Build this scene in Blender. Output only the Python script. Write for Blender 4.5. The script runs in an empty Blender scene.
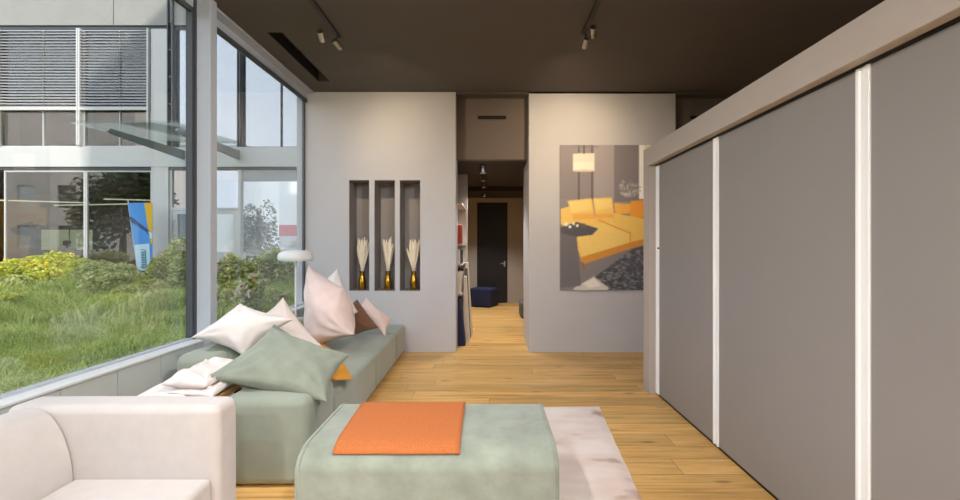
import bpy, bmesh, math, random
import numpy as np
from mathutils import Vector, Matrix, noise

random.seed(7)
rng = np.random.default_rng(11)
C = bpy.context.scene.collection
F = 450.0
CAMZ = 1.35
PI = math.pi

def S(r, g, b):
    def f(c):
        c /= 255.0
        return c / 12.92 if c <= 0.04045 else ((c + 0.055) / 1.055) ** 2.4
    return (f(r), f(g), f(b), 1.0)

def W(px, py, Y):
    """photo pixel + distance -> point in the room"""
    return Vector(((px - 490) * Y / F, Y, CAMZ - (py - 246) * Y / F))

# ------------------------------------------------------------------ materials
def nodes(name):
    m = bpy.data.materials.new(name)
    m.use_nodes = True
    nt = m.node_tree
    bs = nt.nodes['Principled BSDF']
    return m, nt, bs

def N(nt, t, **kw):
    n = nt.nodes.new(t)
    for k, v in kw.items():
        if k.startswith('_'):
            setattr(n, k[1:], v)
        else:
            n.inputs[k.replace('__', ' ')].default_value = v
    return n

def mat(name, col, rough=0.6, metal=0.0, var=0.0, scale=8.0, bump=0.0, bscale=200.0, spec=0.5, sheen=0.0, stretch=None, detail=4.0):
    m, nt, bs = nodes(name)
    L = nt.links
    bs.inputs['Roughness'].default_value = rough
    bs.inputs['Metallic'].default_value = metal
    bs.inputs['Specular IOR Level'].default_value = spec
    bs.inputs['Base Color'].default_value = col
    if sheen:
        bs.inputs['Sheen Weight'].default_value = sheen
        bs.inputs['Sheen Roughness'].default_value = 0.5
    tc = nt.nodes.new('ShaderNodeTexCoord')
    src = tc.outputs['Object']
    if stretch:
        mp = nt.nodes.new('ShaderNodeMapping')
        mp.inputs['Scale'].default_value = stretch
        L.new(src, mp.inputs['Vector'])
        src = mp.outputs['Vector']
    if var:
        nz = N(nt, 'ShaderNodeTexNoise', Scale=scale, Detail=detail, Roughness=0.6)
        L.new(src, nz.inputs['Vector'])
        rp = nt.nodes.new('ShaderNodeValToRGB')
        rp.color_ramp.elements[0].position = 0.3
        rp.color_ramp.elements[1].position = 0.7
        rp.color_ramp.elements[0].color = tuple(max(0, c * (1 - var)) for c in col[:3]) + (1,)
        rp.color_ramp.elements[1].color = tuple(min(1, c * (1 + var)) for c in col[:3]) + (1,)
        L.new(nz.outputs['Fac'], rp.inputs['Fac'])
        L.new(rp.outputs['Color'], bs.inputs['Base Color'])
    if bump:
        nb = N(nt, 'ShaderNodeTexNoise', Scale=bscale, Detail=3.0)
        L.new(src, nb.inputs['Vector'])
        bp = N(nt, 'ShaderNodeBump', Strength=bump, Distance=0.01)
        L.new(nb.outputs['Fac'], bp.inputs['Height'])
        L.new(bp.outputs['Normal'], bs.inputs['Normal'])
    return m

def mat_floor():
    m, nt, bs = nodes('oak_planks')
    L = nt.links
    tc = nt.nodes.new('ShaderNodeTexCoord')
    br = nt.nodes.new('ShaderNodeTexBrick')
    br.offset = 0.0; br.offset_frequency = 1
    br.inputs['Scale'].default_value = 1.0
    br.inputs['Brick Width'].default_value = 2.2
    br.inputs['Row Height'].default_value = 0.19
    br.inputs['Mortar Size'].default_value = 0.0016
    br.inputs['Mortar Smooth'].default_value = 0.3
    br.inputs['Bias'].default_value = 0.0
    br.inputs['Color1'].default_value = (0, 0, 0, 1)
    br.inputs['Color2'].default_value = (1, 1, 1, 1)
    br.inputs['Mortar'].default_value = (0.5, 0.5, 0.5, 1)
    # each row of planks starts at its own random place
    sx = nt.nodes.new('ShaderNodeSeparateXYZ'); L.new(tc.outputs['Object'], sx.inputs[0])
    dv = nt.nodes.new('ShaderNodeMath'); dv.operation = 'DIVIDE'; dv.inputs[1].default_value = 0.19; L.new(sx.outputs['Y'], dv.inputs[0])
    fl = nt.nodes.new('ShaderNodeMath'); fl.operation = 'FLOOR'; L.new(dv.outputs[0], fl.inputs[0])
    wn = nt.nodes.new('ShaderNodeTexWhiteNoise'); wn.noise_dimensions = '1D'; L.new(fl.outputs[0], wn.inputs['W'])
    ma = nt.nodes.new('ShaderNodeMath'); ma.operation = 'MULTIPLY_ADD'; ma.inputs[1].default_value = 2.2; L.new(wn.outputs['Value'], ma.inputs[0]); L.new(sx.outputs['X'], ma.inputs[2])
    cx_ = nt.nodes.new('ShaderNodeCombineXYZ'); L.new(ma.outputs[0], cx_.inputs['X']); L.new(sx.outputs['Y'], cx_.inputs['Y'])
    L.new(cx_.outputs[0], br.inputs['Vector'])
    # long grain
    mp = nt.nodes.new('ShaderNodeMapping'); mp.inputs['Scale'].default_value = (0.9, 14, 1)
    L.new(tc.outputs['Object'], mp.inputs['Vector'])
    add = nt.nodes.new('ShaderNodeVectorMath'); add.operation = 'ADD'
    L.new(mp.outputs['Vector'], add.inputs[0])
    sc = nt.nodes.new('ShaderNodeVectorMath'); sc.operation = 'SCALE'; sc.inputs['Scale'].default_value = 7.0
    L.new(br.outputs['Color'], sc.inputs[0]); L.new(sc.outputs['Vector'], add.inputs[1])
    g = N(nt, 'ShaderNodeTexNoise', Scale=1.6, Detail=7.0, Roughness=0.62, Distortion=0.6)
    L.new(add.outputs['Vector'], g.inputs['Vector'])
    rp = nt.nodes.new('ShaderNodeValToRGB'); e = rp.color_ramp.elements
    e[0].position = 0.27; e[0].color = S(180, 130, 70)
    e[1].position = 0.68; e[1].color = S(247, 204, 134)
    k = e.new(0.47); k.color = S(234, 184, 110)
    L.new(g.outputs['Fac'], rp.inputs['Fac'])
    # tone per plank
    mr = nt.nodes.new('ShaderNodeMapRange'); mr.inputs['To Min'].default_value = 0.82; mr.inputs['To Max'].default_value = 1.12
    L.new(br.outputs['Color'], mr.inputs['Value'])
    mul = nt.nodes.new('ShaderNodeVectorMath'); mul.operation = 'SCALE'
    L.new(rp.outputs['Color'], mul.inputs[0]); L.new(mr.outputs['Result'], mul.inputs['Scale'])
    # knots
    mp2 = nt.nodes.new('ShaderNodeMapping'); mp2.inputs['Scale'].default_value = (1.3, 4.2, 1)
    L.new(tc.outputs['Object'], mp2.inputs['Vector'])
    vo = N(nt, 'ShaderNodeTexVoronoi', Scale=1.5, Randomness=1.0)
    L.new(mp2.outputs['Vector'], vo.inputs['Vector'])
    kr = nt.nodes.new('ShaderNodeMapRange'); kr.inputs['From Min'].default_value = 0.02; kr.inputs['From Max'].default_value = 0.14
    kr.inputs['To Min'].default_value = 0.75; kr.inputs['To Max'].default_value = 0.0
    L.new(vo.outputs['Distance'], kr.inputs['Value'])
    mix = nt.nodes.new('ShaderNodeMix'); mix.data_type = 'RGBA'
    L.new(kr.outputs['Result'], mix.inputs['Factor'])
    L.new(mul.outputs['Vector'], mix.inputs['A']); mix.inputs['B'].default_value = S(95, 62, 34)
    mo = nt.nodes.new('ShaderNodeMix'); mo.data_type = 'RGBA'
    L.new(br.outputs['Fac'], mo.inputs['Factor'])
    L.new(mix.outputs['Result'], mo.inputs['A']); mo.inputs['B'].default_value = S(120, 84, 46)
    L.new(mo.outputs['Result'], bs.inputs['Base Color'])
    bs.inputs['Roughness'].default_value = 0.42
    bs.inputs['Specular IOR Level'].default_value = 0.35
    bp = N(nt, 'ShaderNodeBump', Strength=0.08, Distance=0.01)
    L.new(g.outputs['Fac'], bp.inputs['Height']); L.new(bp.outputs['Normal'], bs.inputs['Normal'])
    return m

def mat_glass(name, tint=(0.95, 0.97, 0.97, 1), refl=1.0, ior=1.45):
    m = bpy.data.materials.new(name); m.use_nodes = True
    nt = m.node_tree; nt.nodes.clear(); L = nt.links
    out = nt.nodes.new('ShaderNodeOutputMaterial')
    tr = nt.nodes.new('ShaderNodeBsdfTransparent'); tr.inputs['Color'].default_value = tint
    gl = nt.nodes.new('ShaderNodeBsdfGlossy'); gl.inputs['Roughness'].default_value = 0.0
    lw = nt.nodes.new('ShaderNodeLayerWeight'); lw.inputs['Blend'].default_value = 0.5
    pw = nt.nodes.new('ShaderNodeMath'); pw.operation = 'POWER'; pw.inputs[1].default_value = 5.0
    L.new(lw.outputs['Facing'], pw.inputs[0])
    r0 = ((ior - 1) / (ior + 1)) ** 2 * refl
    mu = nt.nodes.new('ShaderNodeMath'); mu.operation = 'MULTIPLY_ADD'; mu.inputs[1].default_value = max(0.0, 1 - r0); mu.inputs[2].default_value = r0; mu.use_clamp = True
    L.new(pw.outputs[0], mu.inputs[0])
    mx = nt.nodes.new('ShaderNodeMixShader')
    L.new(mu.outputs[0], mx.inputs[0]); L.new(tr.outputs[0], mx.inputs[1]); L.new(gl.outputs[0], mx.inputs[2])
    L.new(mx.outputs[0], out.inputs[0])
    return m

def mat_leaf(name, c1, c2, c3, trans=0.25):
    m, nt, bs = nodes(name); L = nt.links
    ge = nt.nodes.new('ShaderNodeNewGeometry')
    rp = nt.nodes.new('ShaderNodeValToRGB'); e = rp.color_ramp.elements
    e[0].color = c1; e[1].color = c3; k = e.new(0.5); k.color = c2
    L.new(ge.outputs['Random Per Island'], rp.inputs['Fac'])
    L.new(rp.outputs['Color'], bs.inputs['Base Color'])
    bs.inputs['Roughness'].default_value = 0.55
    bs.inputs['Specular IOR Level'].default_value = 0.25
    out = nt.nodes['Material Output']
    tl = nt.nodes.new('ShaderNodeBsdfTranslucent'); L.new(rp.outputs['Color'], tl.inputs['Color'])
    mx = nt.nodes.new('ShaderNodeMixShader'); mx.inputs[0].default_value = trans
    L.new(bs.outputs[0], mx.inputs[1]); L.new(tl.outputs[0], mx.inputs[2]); L.new(mx.outputs[0], out.inputs[0])
    return m

def mat_emit(name, col, strength):
    m, nt, bs = nodes(name)
    bs.inputs['Base Color'].default_value = col
    bs.inputs['Emission Color'].default_value = col
    bs.inputs['Emission Strength'].default_value = strength
    return m

M = {}
M['wall'] = mat('wall_paint', S(200, 200, 205), 0.85, var=0.03, scale=1.5, bump=0.04, bscale=120)
M['nicheb'] = mat('niche_back_tone', S(168, 165, 165), 0.85, var=0.03, scale=3)
M['ceil_c'] = mat('black_brown_ceiling', S(56, 50, 47), 0.9)
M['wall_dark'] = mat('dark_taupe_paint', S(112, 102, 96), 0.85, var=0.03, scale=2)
M['niche'] = mat('niche_liner_tone', S(152, 147, 146), 0.85, var=0.03, scale=3)
M['ceiling'] = mat('dark_ceiling_paint', S(94, 87, 84), 0.9, var=0.04, scale=1.2)
M['black'] = mat('black_recess', S(14, 13, 13), 0.8)
M['floor'] = mat_floor()
M['frame'] = mat('light_grey_metal', S(184, 190, 198), 0.45, var=0.02)
M['bracket'] = mat('grey_steel_bracket', S(124, 130, 130), 0.5)
M['gasket'] = mat('dark_gasket', S(74, 77, 82), 0.5)
M['sill'] = mat('sill_metal', S(228, 230, 230), 0.4, var=0.03)
M['panel'] = mat('grey_green_panel', S(196, 202, 200), 0.55, var=0.04, scale=2)
M['glass'] = mat_glass('window_glass', refl=2.2)
M['ward'] = mat('greige_lacquer', S(182, 172, 164), 0.5, var=0.015)
M['ward_door'] = mat('grey_satin_glass', S(142, 138, 136), 0.42, var=0.02, scale=2, bump=0.02, bscale=400)
M['strip'] = mat('white_aluminium', S(246, 246, 247), 0.3)
M['green'] = mat('sage_velvet', S(142, 149, 135), 0.9, var=0.22, scale=5.5, bump=0.10, bscale=260, sheen=0.35, detail=9)
M['greens'] = mat('sage_sofa_fabric', S(146, 153, 139), 0.9, var=0.10, scale=4, bump=0.12, bscale=300, sheen=0.3, detail=7)
M['greenp'] = mat('sage_pillow_linen', S(134, 141, 127), 0.95, var=0.10, scale=9, bump=0.15, bscale=300, sheen=0.25)
M['dgreen'] = mat('deep_sage_linen', S(112, 120, 106), 0.95, var=0.08, scale=9, bump=0.15, bscale=300, sheen=0.2)
M['pinkw'] = mat('blush_white_bouclé'.replace('é', 'e'), S(196, 189, 185), 0.95, var=0.04, scale=14, bump=0.22, bscale=420, sheen=0.2)
M['white_p'] = mat('ivory_linen', S(230, 222, 217), 0.95, var=0.04, scale=7, bump=0.12, bscale=300, sheen=0.15)
M['white_p2'] = mat('off_white_knit', S(226, 217, 213), 0.95, var=0.05, scale=9, bump=0.2, bscale=240, sheen=0.15)
M['pink_p'] = mat('blush_linen', S(234, 212, 205), 0.95, var=0.06, scale=7, bump=0.12, bscale=300, sheen=0.2)
M['beige_p'] = mat('blush_beige_linen', S(224, 209, 201), 0.95, var=0.05, scale=7, bump=0.12, bscale=300, sheen=0.2)
M['brown_p'] = mat('brown_velvet', S(122, 84, 62), 0.9, var=0.10, scale=9, bump=0.1, sheen=0.3)
M['mustard'] = mat('mustard_fabric', S(206, 140, 40), 0.85, var=0.08, scale=12, bump=0.1)
M['orange'] = mat('orange_wool_felt', S(186, 106, 54), 0.95, var=0.16, scale=110, bump=0.2, bscale=380)
M['rug'] = None
M['wood'] = mat('oak_table_top', S(214, 160, 96), 0.45, var=0.15, scale=3, stretch=(1, 12, 1))
M['metal_d'] = mat('dark_steel', S(52, 50, 50), 0.4, metal=0.8)
M['chrome'] = mat('brushed_steel', S(205, 200, 196), 0.25, metal=1.0)
M['gold'] = mat('polished_gold', S(196, 150, 52), 0.22, metal=1.0, var=0.2, scale=14)
M['plume'] = mat('dried_grass', S(252, 240, 220), 0.95, var=0.06, scale=20)
M['lampw'] = mat('white_lamp_enamel', S(246, 245, 243), 0.35)
M['trackd'] = mat('track_black', S(44, 36, 32), 0.5)
M['concrete'] = mat('pale_concrete', S(158, 154, 149), 0.85, var=0.05, scale=1.5, bump=0.05, bscale=60)
M['fac'] = mat('pale_aluminium_panel', S(208, 204, 202), 0.5, var=0.015, scale=.6)
M['blind'] = mat('blind_slats', S(160, 158, 158), 0.5)
M['blackish'] = mat('dark_interior', S(70, 62, 54), 0.9, var=0.1)
M['fglass'] = mat_glass('facade_glass', (0.80, 0.84, 0.82, 1), 5.0, 1.5)
M['skyglass'] = mat_glass('coated_facade_glass', (0.45, 0.52, 0.6, 1), 11.5, 1.5)
M['cglass'] = mat_glass('canopy_glass', (0.92, 0.98, 0.96, 1), 0.7, 1.5)
M['soil'] = mat('lawn_soil', S(92, 108, 52), 1.0, var=0.3, scale=3, bump=0.4, bscale=20)
M['grass'] = mat_leaf('grass_blades', S(142, 166, 70), S(184, 200, 98), S(226, 226, 152), 0.4)
M['leaf'] = mat_leaf('shrub_leaves', S(134, 146, 80), S(188, 194, 118), S(236, 232, 176), 0.4)
M['leafy'] = mat_leaf('sunlit_lime_leaves', S(168, 176, 64), S(208, 212, 96), S(240, 232, 130), 0.35)  # yellow tone paints in sunlight on the facade shrubs; lime clumps share it
M['leafd'] = mat_leaf('tree_leaves', S(70, 88, 58), S(98, 112, 78), S(140, 150, 110), 0.2)
M['flowerp'] = mat('pale_pink_petals', S(205, 182, 178), 0.8)
M['flowery'] = mat('yellow_petals', S(240, 205, 40), 0.7)
M['bark'] = mat('bark', S(98, 84, 70), 0.95, var=0.2)
M['navy'] = mat('navy_fabric', S(36, 44, 84), 0.85, var=0.1)
M['cream'] = mat('cream_fabric', S(226, 218, 206), 0.9, var=0.05)
M['red'] = mat('rust_red_cloth', S(166, 62, 44), 0.85)
M['greybox'] = mat('grey_fabric', S(96, 94, 92), 0.9)
M['doord'] = mat('anthracite_door', S(36, 36, 38), 0.5)
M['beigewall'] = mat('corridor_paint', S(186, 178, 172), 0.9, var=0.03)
M['lightpanel'] = mat_emit('lit_lamp', (1.0, 0.86, 0.66, 1), 4.0)
M['lightline'] = mat_emit('lit_linear_lamp', (1.0, 0.9, 0.72, 1), 1.1)
M['lightwin'] = mat_emit('daylight_glow', S(214, 220, 178), 0.55)  # emission stands in for daylight behind the far office window
M['pinkbld'] = mat('pinkish_render', S(244, 224, 214), 0.9)
M['whitebld'] = mat('white_render', S(238, 236, 232), 0.9)
M['redband'] = mat('red_band', S(196, 84, 88), 0.7)
M['bblue'] = mat('banner_blue', S(76, 150, 224), 0.7)
M['bnavy'] = mat('banner_navy', S(52, 78, 128), 0.7)
M['byel'] = mat('banner_yellow', S(232, 180, 40), 0.7)
M['bpale'] = mat('banner_pale', S(196, 222, 236), 0.7)
M['bteal'] = mat('banner_teal', S(60, 130, 150), 0.7)

def mat_rug():
    m, nt, bs = nodes('blush_rug'); L = nt.links
    tc = nt.nodes.new('ShaderNodeTexCoord')
    mp = nt.nodes.new('ShaderNodeMapping'); mp.inputs['Rotation'].default_value = (0, 0, 1.1); mp.inputs['Scale'].default_value = (1.0, 2.2, 1)
    L.new(tc.outputs['Object'], mp.inputs['Vector'])
    nz = N(nt, 'ShaderNodeTexNoise', Scale=2.1, Detail=2.5, Roughness=0.5)
    L.new(mp.outputs['Vector'], nz.inputs['Vector'])
    rp = nt.nodes.new('ShaderNodeValToRGB'); e = rp.color_ramp.elements
    e[0].position = 0.33; e[0].color = S(190, 152, 128)
    e[1].position = 0.60; e[1].color = S(252, 236, 229)
    k = e.new(0.41); k.color = S(240, 217, 207)
    L.new(nz.outputs['Fac'], rp.inputs['Fac']); L.new(rp.outputs['Color'], bs.inputs['Base Color'])
    bs.inputs['Roughness'].default_value = 0.95; bs.inputs['Sheen Weight'].default_value = 0.3
    nb = N(nt, 'ShaderNodeTexNoise', Scale=90.0, Detail=4.0); L.new(tc.outputs['Object'], nb.inputs['Vector'])
    bp = N(nt, 'ShaderNodeBump', Strength=0.6, Distance=0.01); L.new(nb.outputs['Fac'], bp.inputs['Height'])
    L.new(bp.outputs['Normal'], bs.inputs['Normal'])
    return m
M['rug'] = mat_rug()

# ------------------------------------------------------------------ object helpers
def wloc(o):
    v = Vector((0, 0, 0))
    while o is not None:
        v += o.location; o = o.parent
    return v

def tag(o, label=None, cat=None, group=None, kind=None):
    if label: o['label'] = label
    if cat: o['category'] = cat
    if group: o['group'] = group
    if kind: o['kind'] = kind
    return o

def thing(name, loc, label, cat, group=None):
    o = bpy.data.objects.new(name, None); C.objects.link(o)
    o.empty_display_size = 0.1
    o.location = loc
    return tag(o, label, cat, group)

def finish(o, bm, m, smooth=True, wn=False, ang=40):
    me = bpy.data.meshes.new(o)
    bm.to_mesh(me); bm.free()
    for mm in (m if isinstance(m, (list, tuple)) else [m]):
        me.materials.append(mm)
    if smooth:
        me.shade_smooth()
        me.set_sharp_from_angle(angle=math.radians(ang))
    ob = bpy.data.objects.new(o, me); C.objects.link(ob)
    if wn:
        w = ob.modifiers.new('wn', 'WEIGHTED_NORMAL'); w.keep_sharp = True
    return ob

def part(name, bm, m, parent, smooth=True, wn=False, ang=40, label=None):
    bmesh.ops.translate(bm, verts=bm.verts, vec=-wloc(parent))
    ob = finish(name, bm, m, smooth, wn, ang)
    ob.parent = parent
    if label: ob['label'] = label
    return ob

def solo(name, bm, m, label=None, cat=None, group=None, kind=None, smooth=True, wn=False, ang=40, origin=None):
    if origin is None:
        xs = [v.co for v in bm.verts]
        mn = Vector((min(v.x for v in xs), min(v.y for v in xs), min(v.z for v in xs)))
        mx = Vector((max(v.x for v in xs), max(v.y for v in xs), max(v.z for v in xs)))
        origin = Vector(((mn.x + mx.x) / 2, (mn.y + mx.y) / 2, mn.z))
    origin = Vector(origin)
    bmesh.ops.translate(bm, verts=bm.verts, vec=-origin)
    ob = finish(name, bm, m, smooth, wn, ang)
    ob.location = origin
    return tag(ob, label, cat, group, kind)

def struct(name, bm, m, **kw):
    return solo(name, bm, m, kind='structure', origin=(0, 0, 0), **kw)

def add_box(bm, x0, x1, y0, y1, z0, z1, r=0.0, seg=3, mi=0):
    ret = bmesh.ops.create_cube(bm, size=1.0)
    vs = ret['verts']
    for v in vs:
        v.co = Vector(((x0 + x1) / 2 + v.co.x * (x1 - x0), (y0 + y1) / 2 + v.co.y * (y1 - y0), (z0 + z1) / 2 + v.co.z * (z1 - z0)))
    fs = set(f for v in vs for f in v.link_faces)
    for f in fs: f.material_index = mi
    if r > 0:
        es = list(set(e for v in vs for e in v.link_edges))
        bmesh.ops.bevel(bm, geom=es, offset=r, segments=seg, profile=0.5, affect='EDGES', clamp_overlap=True)
    return bm

def box(x0, x1, y0, y1, z0, z1, r=0.0, seg=3):
    return add_box(bmesh.new(), x0, x1, y0, y1, z0, z1, r, seg)

def boxes(*bs):
    bm = bmesh.new()
    for b in bs: add_box(bm, *b)
    return bm

def add_tube(bm, pts, rad, seg=10, cap=True):
    pts = [Vector(p) for p in pts]
    rs = rad if isinstance(rad, (list, tuple)) else [rad] * len(pts)
    rings = []
    for i, p in enumerate(pts):
        a = pts[max(0, i - 1)]; b = pts[min(len(pts) - 1, i + 1)]
        d = (b - a).normalized()
        up = Vector((0, 0, 1)) if abs(d.z) < 0.95 else Vector((1, 0, 0))
        u = d.cross(up).normalized(); v = d.cross(u)
        rings.append([bm.verts.new(p + (u * math.cos(2 * PI * k / seg) + v * math.sin(2 * PI * k / seg)) * rs[i]) for k in range(seg)])
    for i in range(len(rings) - 1):
        for k in range(seg):
            bm.faces.new((rings[i][k], rings[i][(k + 1) % seg], rings[i + 1][(k + 1) % seg], rings[i + 1][k]))
    if cap:
        bm.faces.new(rings[0][::-1]); bm.faces.new(rings[-1])
    return bm

def tube(pts, rad, seg=10):
    bm = add_tube(bmesh.new(), pts, rad, seg)
    bmesh.ops.recalc_face_normals(bm, faces=bm.faces)
    return bm

def lathe(cx, cy, prof, seg=32):
    bm = bmesh.new()
    rings = []
    for r, z in prof:
        if r < 1e-5: rings.append([bm.verts.new((cx, cy, z))])
        else: rings.append([bm.verts.new((cx + r * math.cos(2 * PI * k / seg), cy + r * math.sin(2 * PI * k / seg), z)) for k in range(seg)])
    for a, b in zip(rings[:-1], rings[1:]):
        for k in range(seg):
            if len(a) == 1 and len(b) == 1: continue
            if len(a) == 1: bm.faces.new((a[0], b[k], b[(k + 1) % seg]))
            elif len(b) == 1: bm.faces.new((a[k], a[(k + 1) % seg], b[0]))
            else: bm.faces.new((a[k], a[(k + 1) % seg], b[(k + 1) % seg], b[k]))
    bmesh.ops.recalc_face_normals(bm, faces=bm.faces)
    return bm

def prism(poly, axis, a, b):
    """extrude a 2-D outline along axis ('x','y','z') from a to b"""
    bm = bmesh.new()
    def P(u, v, w):
        return {'x': (w, u, v), 'y': (u, w, v), 'z': (u, v, w)}[axis]
    lo = [bm.verts.new(P(u, v, a)) for u, v in poly]; hi = [bm.verts.new(P(u, v, b)) for u, v in poly]
    bm.faces.new(lo); bm.faces.new(hi)
    n = len(poly)
    for i in range(n): bm.faces.new((lo[i], lo[(i + 1) % n], hi[(i + 1) % n], hi[i]))
    bmesh.ops.recalc_face_normals(bm, faces=bm.faces)
    return bm

def wall_holes(x0, x1, z0, z1, y0, y1, holes):
    """wall slab in the XZ plane with rectangular openings, as solid boxes"""
    xs = sorted({x0, x1} | {h[0] for h in holes} | {h[1] for h in holes})
    zs = sorted({z0, z1} | {h[2] for h in holes} | {h[3] for h in holes})
    def solid(i, j):
        cx = (xs[i] + xs[i + 1]) / 2; cz = (zs[j] + zs[j + 1]) / 2
        return not any(h[0] < cx < h[1] and h[2] < cz < h[3] for h in holes)
    bm = bmesh.new(); cache = {}
    def V(x, y, z):
        k = (round(x, 5), round(y, 5), round(z, 5))
        if k not in cache: cache[k] = bm.verts.new(k)
        return cache[k]
    nx, nz = len(xs) - 1, len(zs) - 1
    for i in range(nx):
        for j in range(nz):
            if not solid(i, j): continue
            a, b, c, d = xs[i], xs[i + 1], zs[j], zs[j + 1]
            bm.faces.new((V(a, y0, c), V(b, y0, c), V(b, y0, d), V(a, y0, d)))
            bm.faces.new((V(a, y1, c), V(a, y1, d), V(b, y1, d), V(b, y1, c)))
            if i == 0 or not solid(i - 1, j): bm.faces.new((V(a, y0, c), V(a, y0, d), V(a, y1, d), V(a, y1, c)))
            if i == nx - 1 or not solid(i + 1, j): bm.faces.new((V(b, y0, c), V(b, y1, c), V(b, y1, d), V(b, y0, d)))
            if j == 0 or not solid(i, j - 1): bm.faces.new((V(a, y0, c), V(a, y1, c), V(b, y1, c), V(b, y0, c)))
            if j == nz - 1 or not solid(i, j + 1): bm.faces.new((V(a, y0, d), V(b, y0, d), V(b, y1, d), V(a, y1, d)))
    bmesh.ops.recalc_face_normals(bm, faces=bm.faces)
    return bm

def cushion(c, thick, pinch=0.07, n=30, bend=0.0, seed=0.0, wr=0.006, ex=0.5, flip=False):
    """soft pillow through four corner points (in order), puffed to 'thick' in the middle"""
    c = [Vector(p) for p in c]
    nrm = (c[2] - c[0]).cross(c[3] - c[1]).normalized()
    if flip: nrm = -nrm
    bm = bmesh.new()
    top, bot = {}, {}
    for i in range(n + 1):
        for j in range(n + 1):
            u, v = i / n, j / n
            # ease toward the rim for a round edge
            uu = 0.5 - 0.5 * math.cos(PI * u) if True else u
            vv = 0.5 - 0.5 * math.cos(PI * v)
            uu = 0.5 * (u + uu); vv = 0.5 * (v + vv)
            pu = 0.5 + (uu - 0.5) * (1 - pinch * 4 * vv * (1 - vv))
            pv = 0.5 + (vv - 0.5) * (1 - pinch * 4 * uu * (1 - uu))
            p = c[0] * (1 - pu) * (1 - pv) + c[1] * pu * (1 - pv) + c[2] * pu * pv + c[3] * (1 - pu) * pv
            k = max(0.0, 16 * uu * (1 - uu) * vv * (1 - vv))
            h = thick * 0.5 * (k ** ex)
            q = p * 5.0 + Vector((seed * 3.7, seed * 1.3, seed))
            # folds: broad dents plus creases that run from the corners toward the middle
            w = (noise.noise(q) + 0.6 * noise.noise(q * 2.6)) * wr * 1.9 * min(1, k * 4)
            for (cu, cv) in ((0, 0), (1, 0), (0, 1), (1, 1)):
                du, dv = abs(uu - cu), abs(vv - cv)
                rr = math.hypot(du, dv)
                if rr < 0.62:
                    an = math.atan2(dv, du)
                    w += wr * 0.8 * math.sin(an * 11 + seed * 2.1 + cu * 2 + cv * 3 + 2.0 * noise.noise(q * 0.7)) * math.sin(PI * rr / 0.62) ** 2 * min(1, k * 6)
            # creases running out of the corners
            bnd = nrm * bend * (k ** 0.5)
            rim = i in (0, n) or j in (0, n)
            if rim:
                vt = bm.verts.new(p + bnd + nrm * 0.010 * wr / 0.008 * noise.noise(p * 9.0 + Vector((seed, 0, 0))) * min(1, 8 * uu * (1 - uu) + 8 * vv * (1 - vv))); top[i, j] = vt; bot[i, j] = vt
            else:
                top[i, j] = bm.verts.new(p + nrm * (h + w) + bnd)
                bot[i, j] = bm.verts.new(p - nrm * (h + w * 0.5) + bnd)
    for i in range(n):
        for j in range(n):
            bm.faces.new((top[i, j], top[i + 1, j], top[i + 1, j + 1], top[i, j + 1]))
            try: bm.faces.new((bot[i, j], bot[i, j + 1], bot[i + 1, j + 1], bot[i + 1, j]))
            except ValueError: pass
    bmesh.ops.recalc_face_normals(bm, faces=bm.faces)
    return bm

def soft_box(x0, x1, y0, y1, z0, z1, r=0.04, puff=0.0, cuts=0):
    """upholstered block: bevelled, the top slightly crowned"""
    bm = box(x0, x1, y0, y1, z0, z1, r, 5)
    if puff:
        bmesh.ops.subdivide_edges(bm, edges=[e for e in bm.edges if e.calc_length() > 0.25], cuts=6, use_grid_fill=True)
        cx, cy, cz = (x0 + x1) / 2, (y0 + y1) / 2, (z0 + z1) / 2
        for v in bm.verts:
            fx = 1 - ((v.co.x - cx) / (x1 - x0) * 2) ** 2
            fy = 1 - ((v.co.y - cy) / (y1 - y0) * 2) ** 2
            fz = 1 - ((v.co.z - cz) / (z1 - z0) * 2) ** 2
            if v.co.z > z1 - 0.6 * r: v.co.z += puff * max(0, fx) * max(0, fy)
            if abs(v.co.x - x1) < 0.01: v.co.x += puff * 0.6 * max(0, fy) * max(0, fz)
            if abs(v.co.x - x0) < 0.01: v.co.x -= puff * 0.6 * max(0, fy) * max(0, fz)
            if abs(v.co.y - y0) < 0.01: v.co.y -= puff * 0.6 * max(0, fx) * max(0, fz)
            if abs(v.co.y - y1) < 0.01: v.co.y += puff * 0.6 * max(0, fx) * max(0, fz)
    return bm

def np_mesh(name, verts, faces, m):
    """fast mesh from arrays: faces (n,k)"""
    me = bpy.data.meshes.new(name)
    nv, (nf, k) = len(verts), faces.shape
    me.vertices.add(nv); me.vertices.foreach_set('co', verts.astype(np.float32).ravel())
    me.loops.add(nf * k); me.loops.foreach_set('vertex_index', faces.astype(np.int32).ravel())
    me.polygons.add(nf)
    me.polygons.foreach_set('loop_start', (np.arange(nf) * k).astype(np.int32))
    me.update(calc_edges=True); me.validate()
    me.materials.append(m)
    return me

# ================================================================== ROOM
HC = 3.31            # ceiling
YB = 5.73            # back wall front face
XW = -2.25           # inner face of the window wall
XG = -2.36           # glass plane
k5 = YB / F
def bx_(px): return (px - 490) * k5
def bz_(py): return CAMZ - (py - 246) * k5

# floor / ceiling
struct('floor', box(XW - 0.25, 4.6, -4.0, 10.9, -0.12, 0.0), M['floor'])
bm = boxes((-1.91, 4.6, -4.0, 5.73, HC, HC + 0.2), (XW - 0.25, -2.04, -4.0, 5.73, HC, HC + 0.2),
           (-2.04, -1.91, -4.0, 4.14, HC, HC + 0.2), (-2.04, -1.91, 5.345, 5.73, HC, HC + 0.2),
           (-0.437, 4.6, 5.73, 6.05, HC - 0.02, HC + 0.2), (XW - 0.25, -0.437, 5.73, 6.05, HC, HC + 0.2))
struct('ceiling', bm, M['ceiling'])
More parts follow.
